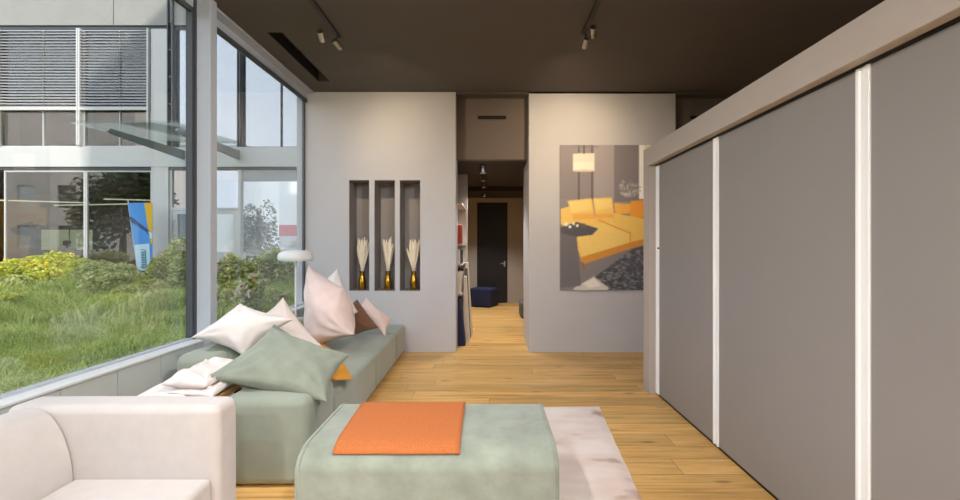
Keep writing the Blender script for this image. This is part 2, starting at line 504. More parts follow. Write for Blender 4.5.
# recessed air slot
t = thing('ceiling_vent', (-1.975, 4.74, HC), 'long black air slot recessed in the dark ceiling beside the window', 'vent')
part('slot_box', boxes((-2.045, -1.905, 4.13, 5.355, HC + 0.12, HC + 0.14), (-2.045, -2.036, 4.13, 5.355, HC - 0.001, HC + 0.12),
                       (-1.914, -1.905, 4.13, 5.355, HC - 0.001, HC + 0.12), (-2.045, -1.905, 4.13, 4.139, HC - 0.001, HC + 0.12),
                       (-2.045, -1.905, 5.346, 5.355, HC - 0.001, HC + 0.12)), M['black'], t, smooth=False)
part('baffle', boxes(*[(-2.034, -1.916, y, y + 0.006, HC + 0.05, HC + 0.10) for y in (4.74,)]), M['black'], t, smooth=False)

# back wall, left piece with three niches
nich = [(bx_(349), bx_(369.3)), (bx_(374.3), bx_(395)), (bx_(399.7), bx_(420.3))]
nz0, nz1 = bz_(291), bz_(180)
struct('wall_back_left', wall_holes(XG - 0.10, -0.437, 0, HC, YB, YB + 0.32, [(a, b, nz0, nz1) for a, b in nich]), M['wall'], smooth=False)
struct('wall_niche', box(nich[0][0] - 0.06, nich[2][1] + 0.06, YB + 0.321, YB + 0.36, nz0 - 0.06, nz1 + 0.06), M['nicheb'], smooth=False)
# thin liners of the niches, darker than the wall
bm = bmesh.new()
for a, b in nich:
    add_box(bm, a, a + 0.004, YB + 0.003, YB + 0.32, nz0, nz1)
    add_box(bm, b - 0.004, b, YB + 0.003, YB + 0.32, nz0, nz1)
    add_box(bm, a, b, YB + 0.003, YB + 0.32, nz1 - 0.004, nz1)
    add_box(bm, a, b, YB + 0.003, YB + 0.32, nz0, nz0 + 0.004)
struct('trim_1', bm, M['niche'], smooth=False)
# back wall, right piece
XR0, XR1 = 0.497, bx_(675.5)
struct('wall_back_right', boxes((XR0, XR1, YB, 5.92, 0, HC), (XR0, XR1, 5.92, 6.68, 0, 2.49)), M['wall'], smooth=False)
# set-back dark bulkhead over the passage and to the right
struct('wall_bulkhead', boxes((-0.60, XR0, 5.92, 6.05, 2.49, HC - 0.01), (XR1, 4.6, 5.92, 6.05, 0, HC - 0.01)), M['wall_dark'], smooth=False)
# passage
struct('ceiling_corridor', box(-1.9, 1.9, 6.05, 10.9, 2.49, 2.60), M['ceil_c'], smooth=False)
struct('trim_2', box(-1.9, 1.9, 8.6, 8.75, 2.40, 2.49), M['ceil_c'], smooth=False)
struct('wall_corridor_end', wall_holes(-1.9, 1.9, 0, 2.6, 10.66, 10.85, [(-0.308, 0.415, 0, 2.385)]), M['beigewall'], smooth=False)
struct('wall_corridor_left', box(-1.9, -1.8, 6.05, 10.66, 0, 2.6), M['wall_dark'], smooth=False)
struct('wall_corridor_right', box(1.8, 1.9, 6.35, 10.66, 0, 2.6), M['beigewall'], smooth=False)
struct('wall_corridor_post', box(-0.76, -0.362, 7.14, 7.30, 0, 2.49), M['beigewall'], smooth=False)
dr = struct('door_1', box(-0.308, 0.415, 10.70, 10.76, 0, 2.385), M['doord'], smooth=False)
part('door_handle', boxes((0.33, 0.36, 10.64, 10.70, 0.92, 0.95), (0.25, 0.36, 10.63, 10.645, 0.925, 0.945), (0.325, 0.365, 10.69, 10.70, 0.86, 0.98)), M['chrome'], dr, smooth=False)
# slot vents on the bulkhead
for i, (px0, px1, lab) in enumerate(((478, 506, 'narrow black slot vent on the dark bulkhead above the passage'),
                                    (690, 718, 'narrow black slot vent on the bulkhead above the wardrobe'))):
    x0, x1 = (px0 - 490) * 5.92 / F, (px1 - 490) * 5.92 / F
    t = thing('wall_vent', ((x0 + x1) / 2, 5.92, 3.03), lab, 'vent', 'slot vents')
    part('vent_slot', box(x0, x1, 5.908, 5.92, 3.015, 3.06), M['black'], t, smooth=False)
    part('vent_frame', boxes((x0 - .008, x1 + .008, 5.905, 5.92, 3.06, 3.068), (x0 - .008, x1 + .008, 5.905, 5.92, 3.007, 3.015)), M['wall_dark'], t, smooth=False)
# walls out of frame
struct('wall_right', box(4.6, 4.7, -4.0, 6.05, 0, HC + 0.2), M['wall'], smooth=False)
struct('wall_front', box(XG - 0.1, 4.7, -4.1, -4.0, 0, HC + 0.2), M['wall'], smooth=False)
# unseen block added above the room to shade lawn and facade
struct('wall_shade_block', box(XG - 0.15, 5.0, -4.1, 10.9, HC + 0.21, 14.0), M['concrete'], smooth=False)
struct('wall_outer_left', box(XG - 0.10, XG - 0.03, YB + 0.33, 10.9, 0, HC + 0.2), M['concrete'], smooth=False)

# ------------------------------------------------------------------ window wall
SZ = 0.617
zt = 3.22
struct('wall_left', boxes(*[(XW - 0.02, XW, y, min(y + 0.355, 5.73), 0.0, SZ - 0.012) for y in np.arange(-2.68, 5.6, 0.36)],
                          (XG - 0.06, XW - 0.02, -4.0, YB, 0, SZ - 0.015)), M['panel'], smooth=False)
struct('window_sill', box(XG - 0.06, XW + 0.012, -4.0, YB, SZ - 0.012, SZ), M['sill'], smooth=False)
w1 = struct('window_1', boxes((XG - 0.02, XG + 0.02, -4.0, 3.54, SZ, SZ + 0.012), (XG - 0.05, XG + 0.03, -4.0, 3.54, zt, HC)), M['frame'], smooth=False)
part('pane', box(XG - 0.004, XG + 0.004, -4.0, 3.54, SZ + 0.01, zt), M['glass'], w1, smooth=False)
part('gasket', boxes((XG + 0.005, XG + 0.034, -4.0, 3.52, zt - 0.04, zt),
                     (XG - 0.01, XG + 0.034, 3.515, 3.54, SZ + 0.03, zt)), M['gasket'], w1, smooth=False)
w2 = struct('window_2', boxes((XG - 0.02, XG + 0.02, 3.63, YB, SZ, SZ + 0.012), (XG - 0.05, XG + 0.03, 3.63, YB, zt, HC)), M['frame'], smooth=False)
part('pane', box(XG - 0.004, XG + 0.004, 3.63, YB, SZ + 0.01, zt), M['glass'], w2, smooth=False)
part('gasket', boxes((XG + 0.005, XG + 0.034, 3.65, YB, zt - 0.04, zt),
                     (XG - 0.01, XG + 0.034, 3.63, 3.655, SZ + 0.03, zt), (XG - 0.02, XG + 0.006, YB - 0.03, YB, SZ + 0.03, zt)), M['gasket'], w2, smooth=False)
mu = struct('window_mullion', box(XG + 0.05, -2.2, 3.54, 3.63, 0, HC, 0.004, 1), M['frame'], smooth=False)
part('cover_strip', boxes((XG - 0.03, XG + 0.05, 3.535, 3.632, 0.0, HC)), M['gasket'], mu, smooth=False)
struct('window_head', box(XG + 0.03, XW + 0.01, -4.0, YB, HC - 0.02, HC), M['frame'], smooth=False)

# ------------------------------------------------------------------ niches: vases with dried grass
pos = ['left', 'middle', 'right']
for i, (a, b) in enumerate(nich):
    cx = (a + b) / 2 + 0.012 + 0.012 * i - 0.01; cy = YB + 0.13; z = nz0 + 0.0045
    where = {'left': 'in the left wall niche', 'middle': 'in the middle wall niche', 'right': 'in the right wall niche'}[pos[i]]
    prof = [(0, z), (0.043, z), (0.047, z + 0.01), (0.048, z + 0.09), (0.045, z + 0.13), (0.034, z + 0.165), (0.029, z + 0.195), (0.033, z + 0.23),
            (0.036, z + 0.243), (0.032, z + 0.243), (0.026, z + 0.2), (0.03, z + 0.16), (0.04, z + 0.12), (0.04, z + 0.012), (0, z + 0.012)]
    solo('gold_vase', lathe(cx, cy, prof, 28), M['gold'], 'slim gold metal vase standing ' + where, 'vase', 'gold vases in the niches', ang=50)
    t = thing('dried_grass_bunch', (cx, cy, z + 0.06), 'bunch of cream dried pampas grass in the vase ' + where, 'dried grass', 'dried grass bunches in the niches')
    random.seed(40 + i)
    npl = 20
    for q in range(npl):
        ph = 2 * PI * q / npl * 2.4 + random.uniform(-.3, .3)
        sp = random.uniform(0.4, 1.0)
        tip = Vector((cx + 0.098 * sp * math.cos(ph), cy + 0.085 * sp * math.sin(ph), z + 0.24 + random.uniform(0.33, 0.47) - 0.03 * sp))
        base = Vector((cx + 0.012 * math.cos(ph), cy + 0.012 * math.sin(ph), z + 0.03))
        neck = Vector((cx + 0.016 * math.cos(ph), cy + 0.016 * math.sin(ph), z + 0.25))
        pts = [base, neck]
        for s in (0.25, 0.45, 0.7, 0.88, 1.0):
            pts.append(neck.lerp(tip, s) + Vector((0.012 * math.cos(ph), 0.012 * math.sin(ph), 0)) * (s * s - s) * 2)
        bm = add_tube(bmesh.new(), pts, [0.0015, 0.0022, 0.006, 0.013, 0.016, 0.012, 0.002], 6)
        d0 = (tip - neck)
        for s in range(70):   # feathery side hairs
            f = random.uniform(0.25, 1.0)
            p = neck.lerp(tip, f)
            dr_ = Vector((random.gauss(0, 1), random.gauss(0, 1), random.uniform(0.4, 2.0))).normalized()
            L_ = random.uniform(0.014, 0.034)
            sd = dr_.cross(Vector((random.gauss(0, 1), random.gauss(0, 1), random.gauss(0, 1)))).normalized() * 0.0022
            v0 = bm.verts.new(p - sd); v1 = bm.verts.new(p + sd); v2 = bm.verts.new(p + dr_ * L_ + Vector((0, 0, -0.004)))
            bm.faces.new((v0, v1, v2))
        part('plume', bm, M['plume'], t)

# ------------------------------------------------------------------ poster
def paint_poster(u, v):
    """colour of the printed interior picture; u,v in the picture's own 306x500 grid"""
    def P(r, g, b): return np.array([r, g, b], float)
    x, y = u, v
    col = np.zeros(x.shape + (3,)) + P(134, 128, 132)
    col += (np.clip((150 - x) / 150, 0, 1) * -12)[..., None]
    def mix(mask, c, a=1.0):
        nonlocal col
        m = (np.clip(mask, 0, 1) * a)[..., None]
        col = col * (1 - m) + np.asarray(c, float) * m
    def poly(pts):
        pts = np.array(pts, float); n = len(pts)
        inside = np.zeros(x.shape, bool)
        j = n - 1
        for i in range(n):
            xi, yi = pts[i]; xj, yj = pts[j]
            c = ((yi > y) != (yj > y)) & (x < (xj - xi) * (y - yi) / (yj - yi + 1e-9) + xi)
            inside ^= c; j = i
        return inside.astype(float)
    # wall panels
    mix(poly([(15, 15), (125, 15), (125, 190), (15, 190)]), P(112, 106, 110), 0.35)
    mix(poly([(125, 15), (190, 15), (190, 190), (125, 190)]), P(150, 144, 148), 0.6)
    mix(poly([(190, 15), (272, 15), (272, 200), (190, 200)]), P(106, 101, 108), 0.8)
    for xx in (75, 78, 118, 121):
        mix((np.abs(x - xx) < 1.2) * (y < 195), P(84, 80, 84))
    mix((np.abs(y - 22) < 2) * (x > 60) * (x < 140), P(110, 104, 104))
    # floor
    mix(poly([(15, 300), (330, 250), (330, 490), (15, 490)]), P(118, 114, 118))
    # rug, dark and mottled
    rg = poly([(130, 440), (250, 352), (330, 330), (330, 490), (150, 490)])
    r_ = np.random.default_rng(5)
    nzv = r_.normal(size=x.shape)
    for _ in range(3):
        nzv = (nzv + np.roll(nzv, 1, 0) + np.roll(nzv, 1, 1) + np.roll(nzv, 2, 1) + np.roll(nzv, -1, 0) + np.roll(nzv, -1, 1) + np.roll(nzv, -2, 1)) / 7
    nzv = nzv / nzv.std() * .5
    mix(rg, P(78, 80, 88)); mix(rg * (nzv > .35), P(128, 130, 136), .8); mix(rg * (nzv < -.4), P(54, 56, 64), .8)
    mix(poly([(60, 478), (125, 440), (175, 478), (165, 490), (60, 490)]), P(196, 190, 186))
    mix(poly([(90, 462), (125, 446), (150, 470), (110, 478)]), P(226, 220, 214), .7)
    # window strip and curtain
    mix((x > 270) * (x < 286) * (y < 190), P(244, 236, 226)); mix((x > 286) * (y < 200), P(216, 206, 196))
    # lamp
    mix(poly([(58, 44), (128, 42), (128, 98), (58, 100)]), P(214, 200, 188))
    mix(poly([(60, 70), (126, 70), (126, 97), (60, 99)]), P(236, 222, 206), .6)
    mix(((x - 93) / 36) ** 2 + ((y - 99) / 4) ** 2 < 1, P(198, 182, 168))
    mix((np.abs(x - 93) < 2) * (y < 44), P(70, 66, 68))
    # leafy branches on the right
    rl = np.random.default_rng(8)
    for q in range(70):
        ang = rl.uniform(-2.7, -0.5); rad = rl.uniform(8, 62)
        px, py = 240 + math.cos(ang) * rad * .8, 190 + math.sin(ang) * rad
        th = ang + rl.uniform(-.8, .8); ca, sa = math.cos(th), math.sin(th)
        lx_, ly_ = (x - px) * ca + (y - py) * sa, -(x - px) * sa + (y - py) * ca
        g_ = rl.uniform(120, 200)
        mix((lx_ / 7) ** 2 + (ly_ / 2.2) ** 2 < 1, P(g_, g_ + 2, g_ + 2), .6)
    # yellow sofa
    Y1, Y2, Y3, Y4 = P(238, 186, 98), P(226, 166, 72), P(196, 132, 52), P(246, 206, 130)
    mix(poly([(18, 222), (46, 214), (70, 240), (70, 278), (40, 290), (18, 270)]), Y1)
    mix(poly([(40, 196), (118, 188), (128, 250), (60, 258)]), Y1)
    mix(poly([(46, 200), (112, 192), (120, 226), (54, 236)]), Y4, .6)
    mix(poly([(122, 188), (184, 186), (190, 238), (130, 246)]), Y1)
    mix(poly([(128, 192), (180, 190), (184, 218), (132, 226)]), Y4, .6)
    mix(poly([(190, 204), (244, 206), (250, 236), (194, 240)]), Y2)
    mix(poly([(244, 196), (330, 192), (330, 252), (240, 250)]), P(222, 148, 52))
    mix(poly([(62, 256), (190, 236), (330, 262), (330, 330), (244, 348), (86, 392), (66, 330)]), Y1)
    mix(poly([(70, 292), (180, 262), (240, 300), (240, 332), (90, 380)]), Y4, .35)
    mix(poly([(84, 378), (244, 330), (330, 308), (330, 326), (246, 350), (88, 402)]), Y3)
    mix((np.abs((y - 262) - (x - 150) * .42) < 2) * (x > 140) * (x < 244), Y3)
    mix((np.abs(x - 242) < 1.8) * (y > 296) * (y < 350), Y3)
    mix(poly([(84, 396), (92, 394), (98, 420), (92, 420)]), P(150, 96, 40))
    mix(poly([(62, 256), (190, 236), (330, 262), (330, 330), (244, 348), (86, 392), (66, 330)]) * np.clip(nzv, 0, 1), P(218, 160, 76), .2)
    mix(poly([(40, 196), (190, 186), (190, 250), (60, 258)]) * (y > 238), P(206, 146, 64), .5)
    # low dark table with little things on it
    mix(poly([(18, 282), (70, 264), (140, 286), (120, 306), (70, 312), (18, 300)]), P(74, 74, 80))
    mix(poly([(18, 300), (70, 312), (78, 400), (84, 470), (18, 478)]), P(98, 95, 100))
    for (px, py, r, c) in ((36, 272, 6, (236, 230, 222)), (48, 280, 5, (240, 236, 230)), (60, 270, 5, (226, 216, 206)), (92, 276, 7, (96, 84, 70)), (72, 276, 5, (230, 214, 180))):
        mix((((x - px) ** 2 + (y - py) ** 2) < r * r), P(*c))
    # photographic softness, then a lift that brightens the whole print
    for _ in range(2):
        pad = np.pad(col, ((1, 1), (1, 1), (0, 0)), 'edge')
        col = (pad[1:-1, 1:-1] * 2 + pad[:-2, 1:-1] + pad[2:, 1:-1] + pad[1:-1, :-2] + pad[1:-1, 2:]) / 6
    col = col * 1.10 + 10
    return np.clip(col, 0, 255)

def make_poster():
    Yp = YB - 0.025
    kk = Yp / F
    X0, X1 = (560 - 490) * kk, (653 - 490) * kk
    Z0, Z1 = CAMZ - (290 - 246) * kk, CAMZ - (145 - 246) * kk
    t = thing('wall_poster', ((X0 + X1) / 2, YB, Z0), 'large framed colour print of a yellow corner sofa on the right back wall', 'picture')
    part('backing_panel', box(X0, X1, Yp + 0.001, YB, Z0, Z1), M['wall_dark'], t, smooth=False)
    nx, nz = 190, 290
    us = np.linspace(0, 1, nx + 1); vs = np.linspace(0, 1, nz + 1)
    U, V = np.meshgrid(us, vs)          # rows = z
    verts = np.stack([X0 + (X1 - X0) * U, np.full_like(U, Yp), Z1 + (Z0 - Z1) * V], -1).reshape(-1, 3)
    verts -= np.array(t.location)
    idx = np.arange((nx + 1) * (nz + 1)).reshape(nz + 1, nx + 1)
    faces = np.stack([idx[1:, :-1], idx[1:, 1:], idx[:-1, 1:], idx[:-1, :-1]], -1).reshape(-1, 4)
    m, nt, bs = nodes('poster_print')
    at = nt.nodes.new('ShaderNodeVertexColor'); at.layer_name = 'print'
    nt.links.new(at.outputs['Color'], bs.inputs['Base Color'])
    bs.inputs['Roughness'].default_value = 0.5
    me = np_mesh('print', verts, faces, m)
    px = 560 + (653 - 560) * U; py = 145 + (290 - 145) * V
    pc = paint_poster((px - 555) * 3.221, (py - 140) * 3.226).reshape(-1, 3) / 255
    lin = np.where(pc <= 0.04045, pc / 12.92, ((pc + 0.055) / 1.055) ** 2.4)
    ca = me.color_attributes.new('print', 'FLOAT_COLOR', 'POINT')
    ca.data.foreach_set('color', np.concatenate([lin, np.ones((len(lin), 1))], 1).astype(np.float32).ravel())
    o = bpy.data.objects.new('print', me); C.objects.link(o); o.parent = t
make_poster()

# ------------------------------------------------------------------ wardrobe
XF, XD = 1.444, 1.51
t = thing('wardrobe', (1.8, 2.4, 0), 'long grey wardrobe with three sliding doors and a greige surround', 'wardrobe')
zt_, zb_ = 2.25, 2.085
yo, yi = 4.235, 4.087
part('top_fascia', box(XF, 2.12, 0.40, yo, zb_, zt_, 0.003, 1), M['ward'], t, smooth=False)
part('side_panel', box(XF, 2.12, yi, yo, 0, zb_, 0.003, 1), M['ward'], t, smooth=False)
part('side_panel', box(XF, 2.12, 0.40, 0.55, 0, zb_, 0.003, 1), M['ward'], t, smooth=False)
part('back_panel', box(2.09, 2.12, 0.55, yi, 0, zb_), M['ward'], t, smooth=False)
part('plinth', box(XD + 0.012, 2.09, 0.55, yi, 0, 0.022), M['metal_d'], t, smooth=False)
part('top_track', box(XD - 0.01, XD + 0.06, 0.55, yi, zb_ - 0.012, zb_), M['metal_d'], t, smooth=False)
for (y0, y1) in ((3.040, 4.083), (1.856, 3.036), (0.555, 1.852)):
    d = part('door', box(XD, XD + 0.03, y0, y1 - 0.068, 0.024, 2.072, 0.002, 1), M['ward_door'], t, smooth=False)
    prof = [(XD - 0.004, y1 - 0.068), (XD - 0.008, y1 - 0.064), (XD - 0.008, y1 - 0.050), (XD - 0.002, y1 - 0.044), (XD - 0.002, y1 - 0.022),
            (XD - 0.008, y1 - 0.016), (XD - 0.008, y1 - 0.002), (XD - 0.004, y1), (XD + 0.03, y1), (XD + 0.03, y1 - 0.068)]
    part('handle_strip', prism(prof, 'z', 0.024, 2.074), M['strip'], d, smooth=False, label='white vertical grip strip')
# small lock button on the end frame
part('lock_button', tube([(XD - 0.012, 4.02, 1.33), (XD + 0.002, 4.02, 1.33)], 0.008, 12), M['metal_d'], t)

# ------------------------------------------------------------------ rug, ottoman, throw
bm = bmesh.new()
nx, ny = 60, 70
cn = [Vector((-1.10, 1.2, 0)), Vector((0.71, 1.2, 0)), Vector((0.915, 3.77, 0)), Vector((-0.98, 3.74, 0))]
g = {}
for i in range(nx + 1):
    for j in range(ny + 1):
        u, v = i / nx, j / ny
        p = cn[0] * (1 - u) * (1 - v) + cn[1] * u * (1 - v) + cn[2] * u * v + cn[3] * (1 - u) * v
        e = min(u, 1 - u, v, 1 - v)
        wob = noise.noise(Vector((p.x * 9, p.y * 9, 0))) * 0.006
        if e == 0: p += Vector((wob, wob, 0))
        g[i, j] = bm.verts.new((p.x, p.y, 0.004 + 0.016 * min(1, e * 30) + (noise.noise(p * 22) * 0.003 + noise.noise(p * 6) * 0.003 if e > 0 else 0)))
for i in range(nx):
    for j in range(ny): bm.faces.new((g[i, j], g[i + 1, j], g[i + 1, j + 1], g[i, j + 1]))
ed = [e for e in bm.edges if e.is_boundary]
r_ = bmesh.ops.extrude_edge_only(bm, edges=ed)
for v in [q for q in r_['geom'] if isinstance(q, bmesh.types.BMVert)]: v.co.z = 0.0005
bmesh.ops.recalc_face_normals(bm, faces=bm.faces)
solo('rug', bm, M['rug'], 'blush pink mottled low pile rug under the green ottoman', 'rug')

OX0, OX1, OY0, OY1, OZ = -0.882, 0.314, 2.02, 2.72, 0.422
t = thing('ottoman', (-0.29, 2.4, 0.02), 'wide sage green velvet ottoman with rounded edges under an orange felt runner', 'ottoman')
def otto_prof(i0, i1, r):
    pts = []
    for (cy, cz, a0, a1) in ((OY1 - r, OZ - r, 0, 90), (OY0 + r * 1.6, OZ - r, 90, 180)):
        for s in range(9):
            a = math.radians(a0 + (a1 - a0) * s / 8)
            rr = r if a0 == 0 else r * 1.6
            pts.append((cy + rr * math.cos(a), cz + r * math.sin(a)))
    return pts
pr = [(OY1, 0.05)] + otto_prof(0, 0, 0.095) + [(OY0, 0.05)]
bm = prism(pr, 'x', OX0, OX1)
side = [f for f in bm.faces if len(f.verts) > 4]
es = list({e for f in side for e in f.edges if not (abs(e.verts[0].co.z - 0.05) < 1e-4 and abs(e.verts[1].co.z - 0.05) < 1e-4)})
bmesh.ops.bevel(bm, geom=es, offset=0.014, segments=3, profile=0.5, affect='EDGES', clamp_overlap=True)
part('body', bm, M['green'], t, wn=True, ang=60)
# piped seams at the two ends
for x in (OX0 + 0.022, OX1 - 0.022):
    part('seam_piping', tube([(x, a, b + 0.002) for a, b in pr], 0.004, 8), M['green'], t)
for (x, y) in ((OX0 + .08, OY0 + .08), (OX1 - .08, OY0 + .08), (OX0 + .08, OY1 - .08), (OX1 - .08, OY1 - .08)):
    part('foot', lathe(x, y, [(0, 0.021), (0.022, 0.021), (0.026, 0.055), (0, 0.055)], 16), M['metal_d'], t)

# orange runner lying over the ottoman
path = [(OY1 + 0.012, OZ - 0.16), (OY1 + 0.010, OZ - 0.09)]
for s in range(9):
    a = math.radians(90 * s / 8); path.append((OY1 - 0.095 + 0.103 * math.cos(a), OZ - 0.095 + 0.101 * math.sin(a)))
for s in range(1, 12): path.append((OY1 - 0.095 + (OY0 + 0.152 - OY1 + 0.095) * s / 12, OZ + 0.006))
for s in range(6):
    a = math.radians(90 + 46 * s / 5); path.append((OY0 + 0.152 + 0.159 * math.cos(a), OZ - 0.095 + 0.101 * math.sin(a)))
bm = bmesh.new(); nxr = 24; rows = []
for j, (yy, zz) in enumerate(path):
    f = j / (len(path) - 1)
    xl = -0.765 + 0.045 * f; xr = -0.150 + 0.012 * f
    rows.append([bm.verts.new((xl + (xr - xl) * i / nxr, yy, zz + 0.0015 * noise.noise(Vector((i * .3, j * .4, 1))))) for i in range(nxr + 1)])
for j in range(len(rows) - 1):
    for i in range(nxr): bm.faces.new((rows[j][i], rows[j][i + 1], rows[j + 1][i + 1], rows[j + 1][i]))
bmesh.ops.recalc_face_normals(bm, faces=bm.faces)
th = solo('felt_throw', bm, M['orange'], 'bright orange wool felt runner laid over the green ottoman', 'throw')
md = th.modifiers.new('thick', 'SOLIDIFY'); md.thickness = 0.007; md.offset = 1.0

# ------------------------------------------------------------------ green modular sofa (turned a little)
SX1 = -1.045
t = thing('modular_sofa', (-1.6, 4.1, 0), 'long low sage green modular sofa along the window', 'sofa')
part('seat_module', soft_box(-2.12, SX1, 5.09, 5.69, 0.03, 0.357, 0.03, 0.006), M['greens'], t, wn=True, ang=60)
part('seat_module', soft_box(-2.12, SX1, 4.12, 5.085, 0.03, 0.360, 0.03, 0.008), M['greens'], t, wn=True, ang=60)
part('seat_module', soft_box(-2.12, SX1, 2.965, 4.115, 0.03, 0.360, 0.03, 0.008), M['greens'], t, wn=True, ang=60)
part('armrest', soft_box(-1.53, SX1, 2.495, 2.96, 0.008, 0.50, 0.05, 0.01), M['greens'], t, wn=True, ang=60)
part('back_cushion', soft_box(-2.14, -1.83, 3.02, 3.85, 0.37, 0.615, 0.06, 0.015), M['greens'], t, wn=True, ang=60)
part('back_cushion', soft_box(-2.14, -1.83, 3.86, 4.70, 0.37, 0.615, 0.06, 0.015), M['greens'], t, wn=True, ang=60)
for (x, y) in ((-1.12, 2.62), (-1.45, 2.62), (-1.12, 4.1), (-2.04, 3.1), (-1.12, 5.6), (-2.04, 5.6), (-2.04, 4.1)):
    part('foot', box(x - .03, x + .03, y - .03, y + .03, 0.0, 0.032), M['metal_d'], t, smooth=False)
t.rotation_euler.z = math.radians(1.0)

# ------------------------------------------------------------------ pillows
def pil(name, pts, th, m, label, cat='pillow', **kw):
    bm = cushion([W(*p) for p in pts], th, **kw)
    return solo(name, bm, m, label, cat, ang=80)
pil('throw_pillow', [(203, 378, 2.56), (272, 327, 2.98), (350, 355, 2.98), (327, 402, 2.58)], 0.24, M['greenp'],
    'large sage green pillow lying on the front armrest of the sofa', seed=1, pinch=0.13, bend=0.03, wr=0.020)
pil('throw_pillow', [(256, 345, 3.05), (274, 324, 3.16), (306, 343, 3.16), (287, 368, 3.03)], 0.12, M['dgreen'],
    'dark green pillow mostly hidden behind the large sage green pillow', seed=9, pinch=0.08)
pil('throw_pillow', [(200, 354, 3.10), (222, 340, 3.36), (246, 352, 3.30), (236, 374, 3.06)], 0.12, M['dgreen'],
    'dark sage pillow lying on the sofa back below the ivory pillow', seed=11, pinch=0.06)
pil('throw_pillow', [(190, 338, 3.14), (240, 303, 3.32), (295, 319, 3.34), (243, 356, 3.12)], 0.20, M['white_p'],
    'ivory white pillow slanting nearest the window mullion', seed=2, pinch=0.14, bend=-0.02, wr=0.015)
pil('throw_pillow', [(250, 322, 3.62), (283, 297, 3.70), (323, 347, 3.60), (290, 358, 3.50)], 0.20, M['beige_p'],
    'blush beige pillow between the ivory pillow and the tall pink one', seed=3, pinch=0.12, wr=0.010)
pil('throw_pillow', [(309, 265, 4.42), (344, 289, 4.26), (354, 335, 4.12), (308, 352, 4.24)], 0.42, M['pink_p'],
    'tall blush pink pillow standing on one corner in mid sofa', seed=4, pinch=0.075, wr=0.022, ex=0.42)
pil('throw_pillow', [(314, 286, 4.78), (337, 269, 4.80), (358, 312, 4.70), (338, 332, 4.62)], 0.20, M['white_p'],  # white pillow paints in the lit ear of the pink one
    'pale pillow standing in for the lit corner of the tall pink pillow', seed=5, pinch=0.08)
pil('throw_pillow', [(343, 309, 4.88), (357, 299, 4.95), (379, 328, 4.86), (352, 336, 4.80)], 0.16, M['brown_p'],
    'brown velvet pillow between the tall pink and the small blush pillow', seed=6, pinch=0.06)
pil('throw_pillow', [(356, 308, 5.02), (366, 297, 5.10), (391, 319, 5.08), (386, 338, 4.97)], 0.17, M['pink_p'],
    'small blush pillow leaning on the brown one at the far sofa end', seed=7, pinch=0.09)
pil('throw_pillow', [(326, 381, 3.02), (331, 362, 3.45), (344, 363, 3.42), (353, 379, 3.16)], 0.035, M['mustard'],
    'flat mustard cushion sticking out from under the large green pillow', seed=8, pinch=0.03, wr=0.003)
pil('throw_pillow', [(312, 352, 4.00), (318, 342, 4.2), (329, 347, 4.16), (331, 355, 3.98)], 0.03, M['mustard'],
    'small mustard cloth corner beneath the tall pink pillow', cat='cloth', seed=10, pinch=0.03, wr=0.003)

# ------------------------------------------------------------------ side table with folded textiles
t = thing('side_table', (-1.76, 2.66, 0), 'low oak topped side table between the blush armchair and the window', 'table')
part('table_top', box(-1.98, -1.545, 2.42, 2.90, 0.465, 0.50, 0.006, 2), M['wood'], t, smooth=False)
for (x, y) in ((-1.94, 2.47), (-1.595, 2.47), (-1.94, 2.85), (-1.595, 2.85)):
    part('leg', box(x - .015, x + .015, y - .015, y + .015, 0, 0.465), M['metal_d'], t, smooth=False)
bm = cushion([(-1.92, 2.44, 0.53), (-1.66, 2.44, 0.53), (-1.68, 2.86, 0.53), (-1.95, 2.86, 0.53)], 0.05, pinch=0.02, seed=12, wr=0.004, ex=0.25)
solo('folded_blanket', bm, M['white_p'], 'flat cream folded blanket at the left of the oak side table', 'blanket', ang=80)
def fold(layers, seed):
    """softly folded cloth: loose layers, each a rumpled slab"""
    bm = bmesh.new()
    for q, (pts, th) in enumerate(layers):
        b2 = cushion([Vector(p) for p in pts], th, pinch=0.03, n=26, seed=seed + q * 1.7, wr=0.012, ex=0.25)
        me = bpy.data.meshes.new('tmp'); b2.to_mesh(me); b2.free(); bm.from_mesh(me); bpy.data.meshes.remove(me)
    return bm
solo('folded_blanket', fold([([(-1.76, 2.45, 0.55), (-1.50, 2.43, 0.535), (-1.55, 2.84, 0.545), (-1.80, 2.86, 0.56)], 0.055),
                             ([(-1.78, 2.44, 0.60), (-1.56, 2.47, 0.580), (-1.56, 2.86, 0.61), (-1.80, 2.85, 0.615)], 0.065)], 14), M['white_p2'],
     'off white rumpled folded blanket beside the green pillow on the side table', 'blanket', ang=80)

# ------------------------------------------------------------------ blush armchair, front left
t = thing('corner_armchair', (-1.6, 1.5, 0), 'blush white fabric corner armchair in the left foreground', 'armchair')
part('base', soft_box(-1.80, -1.20, 0.95, 1.93, 0.06, 0.22, 0.02), M['pinkw'], t, wn=True, ang=60)
part('seat_cushion', soft_box(-1.785, -1.195, 0.93, 1.94, 0.20, 0.352, 0.022, 0.006), M['pinkw'], t, wn=True, ang=60)
part('backrest', soft_box(-2.10, -1.175, 1.94, 2.105, 0.06, 0.655, 0.035, 0.006), M['pinkw'], t, wn=True, ang=60)
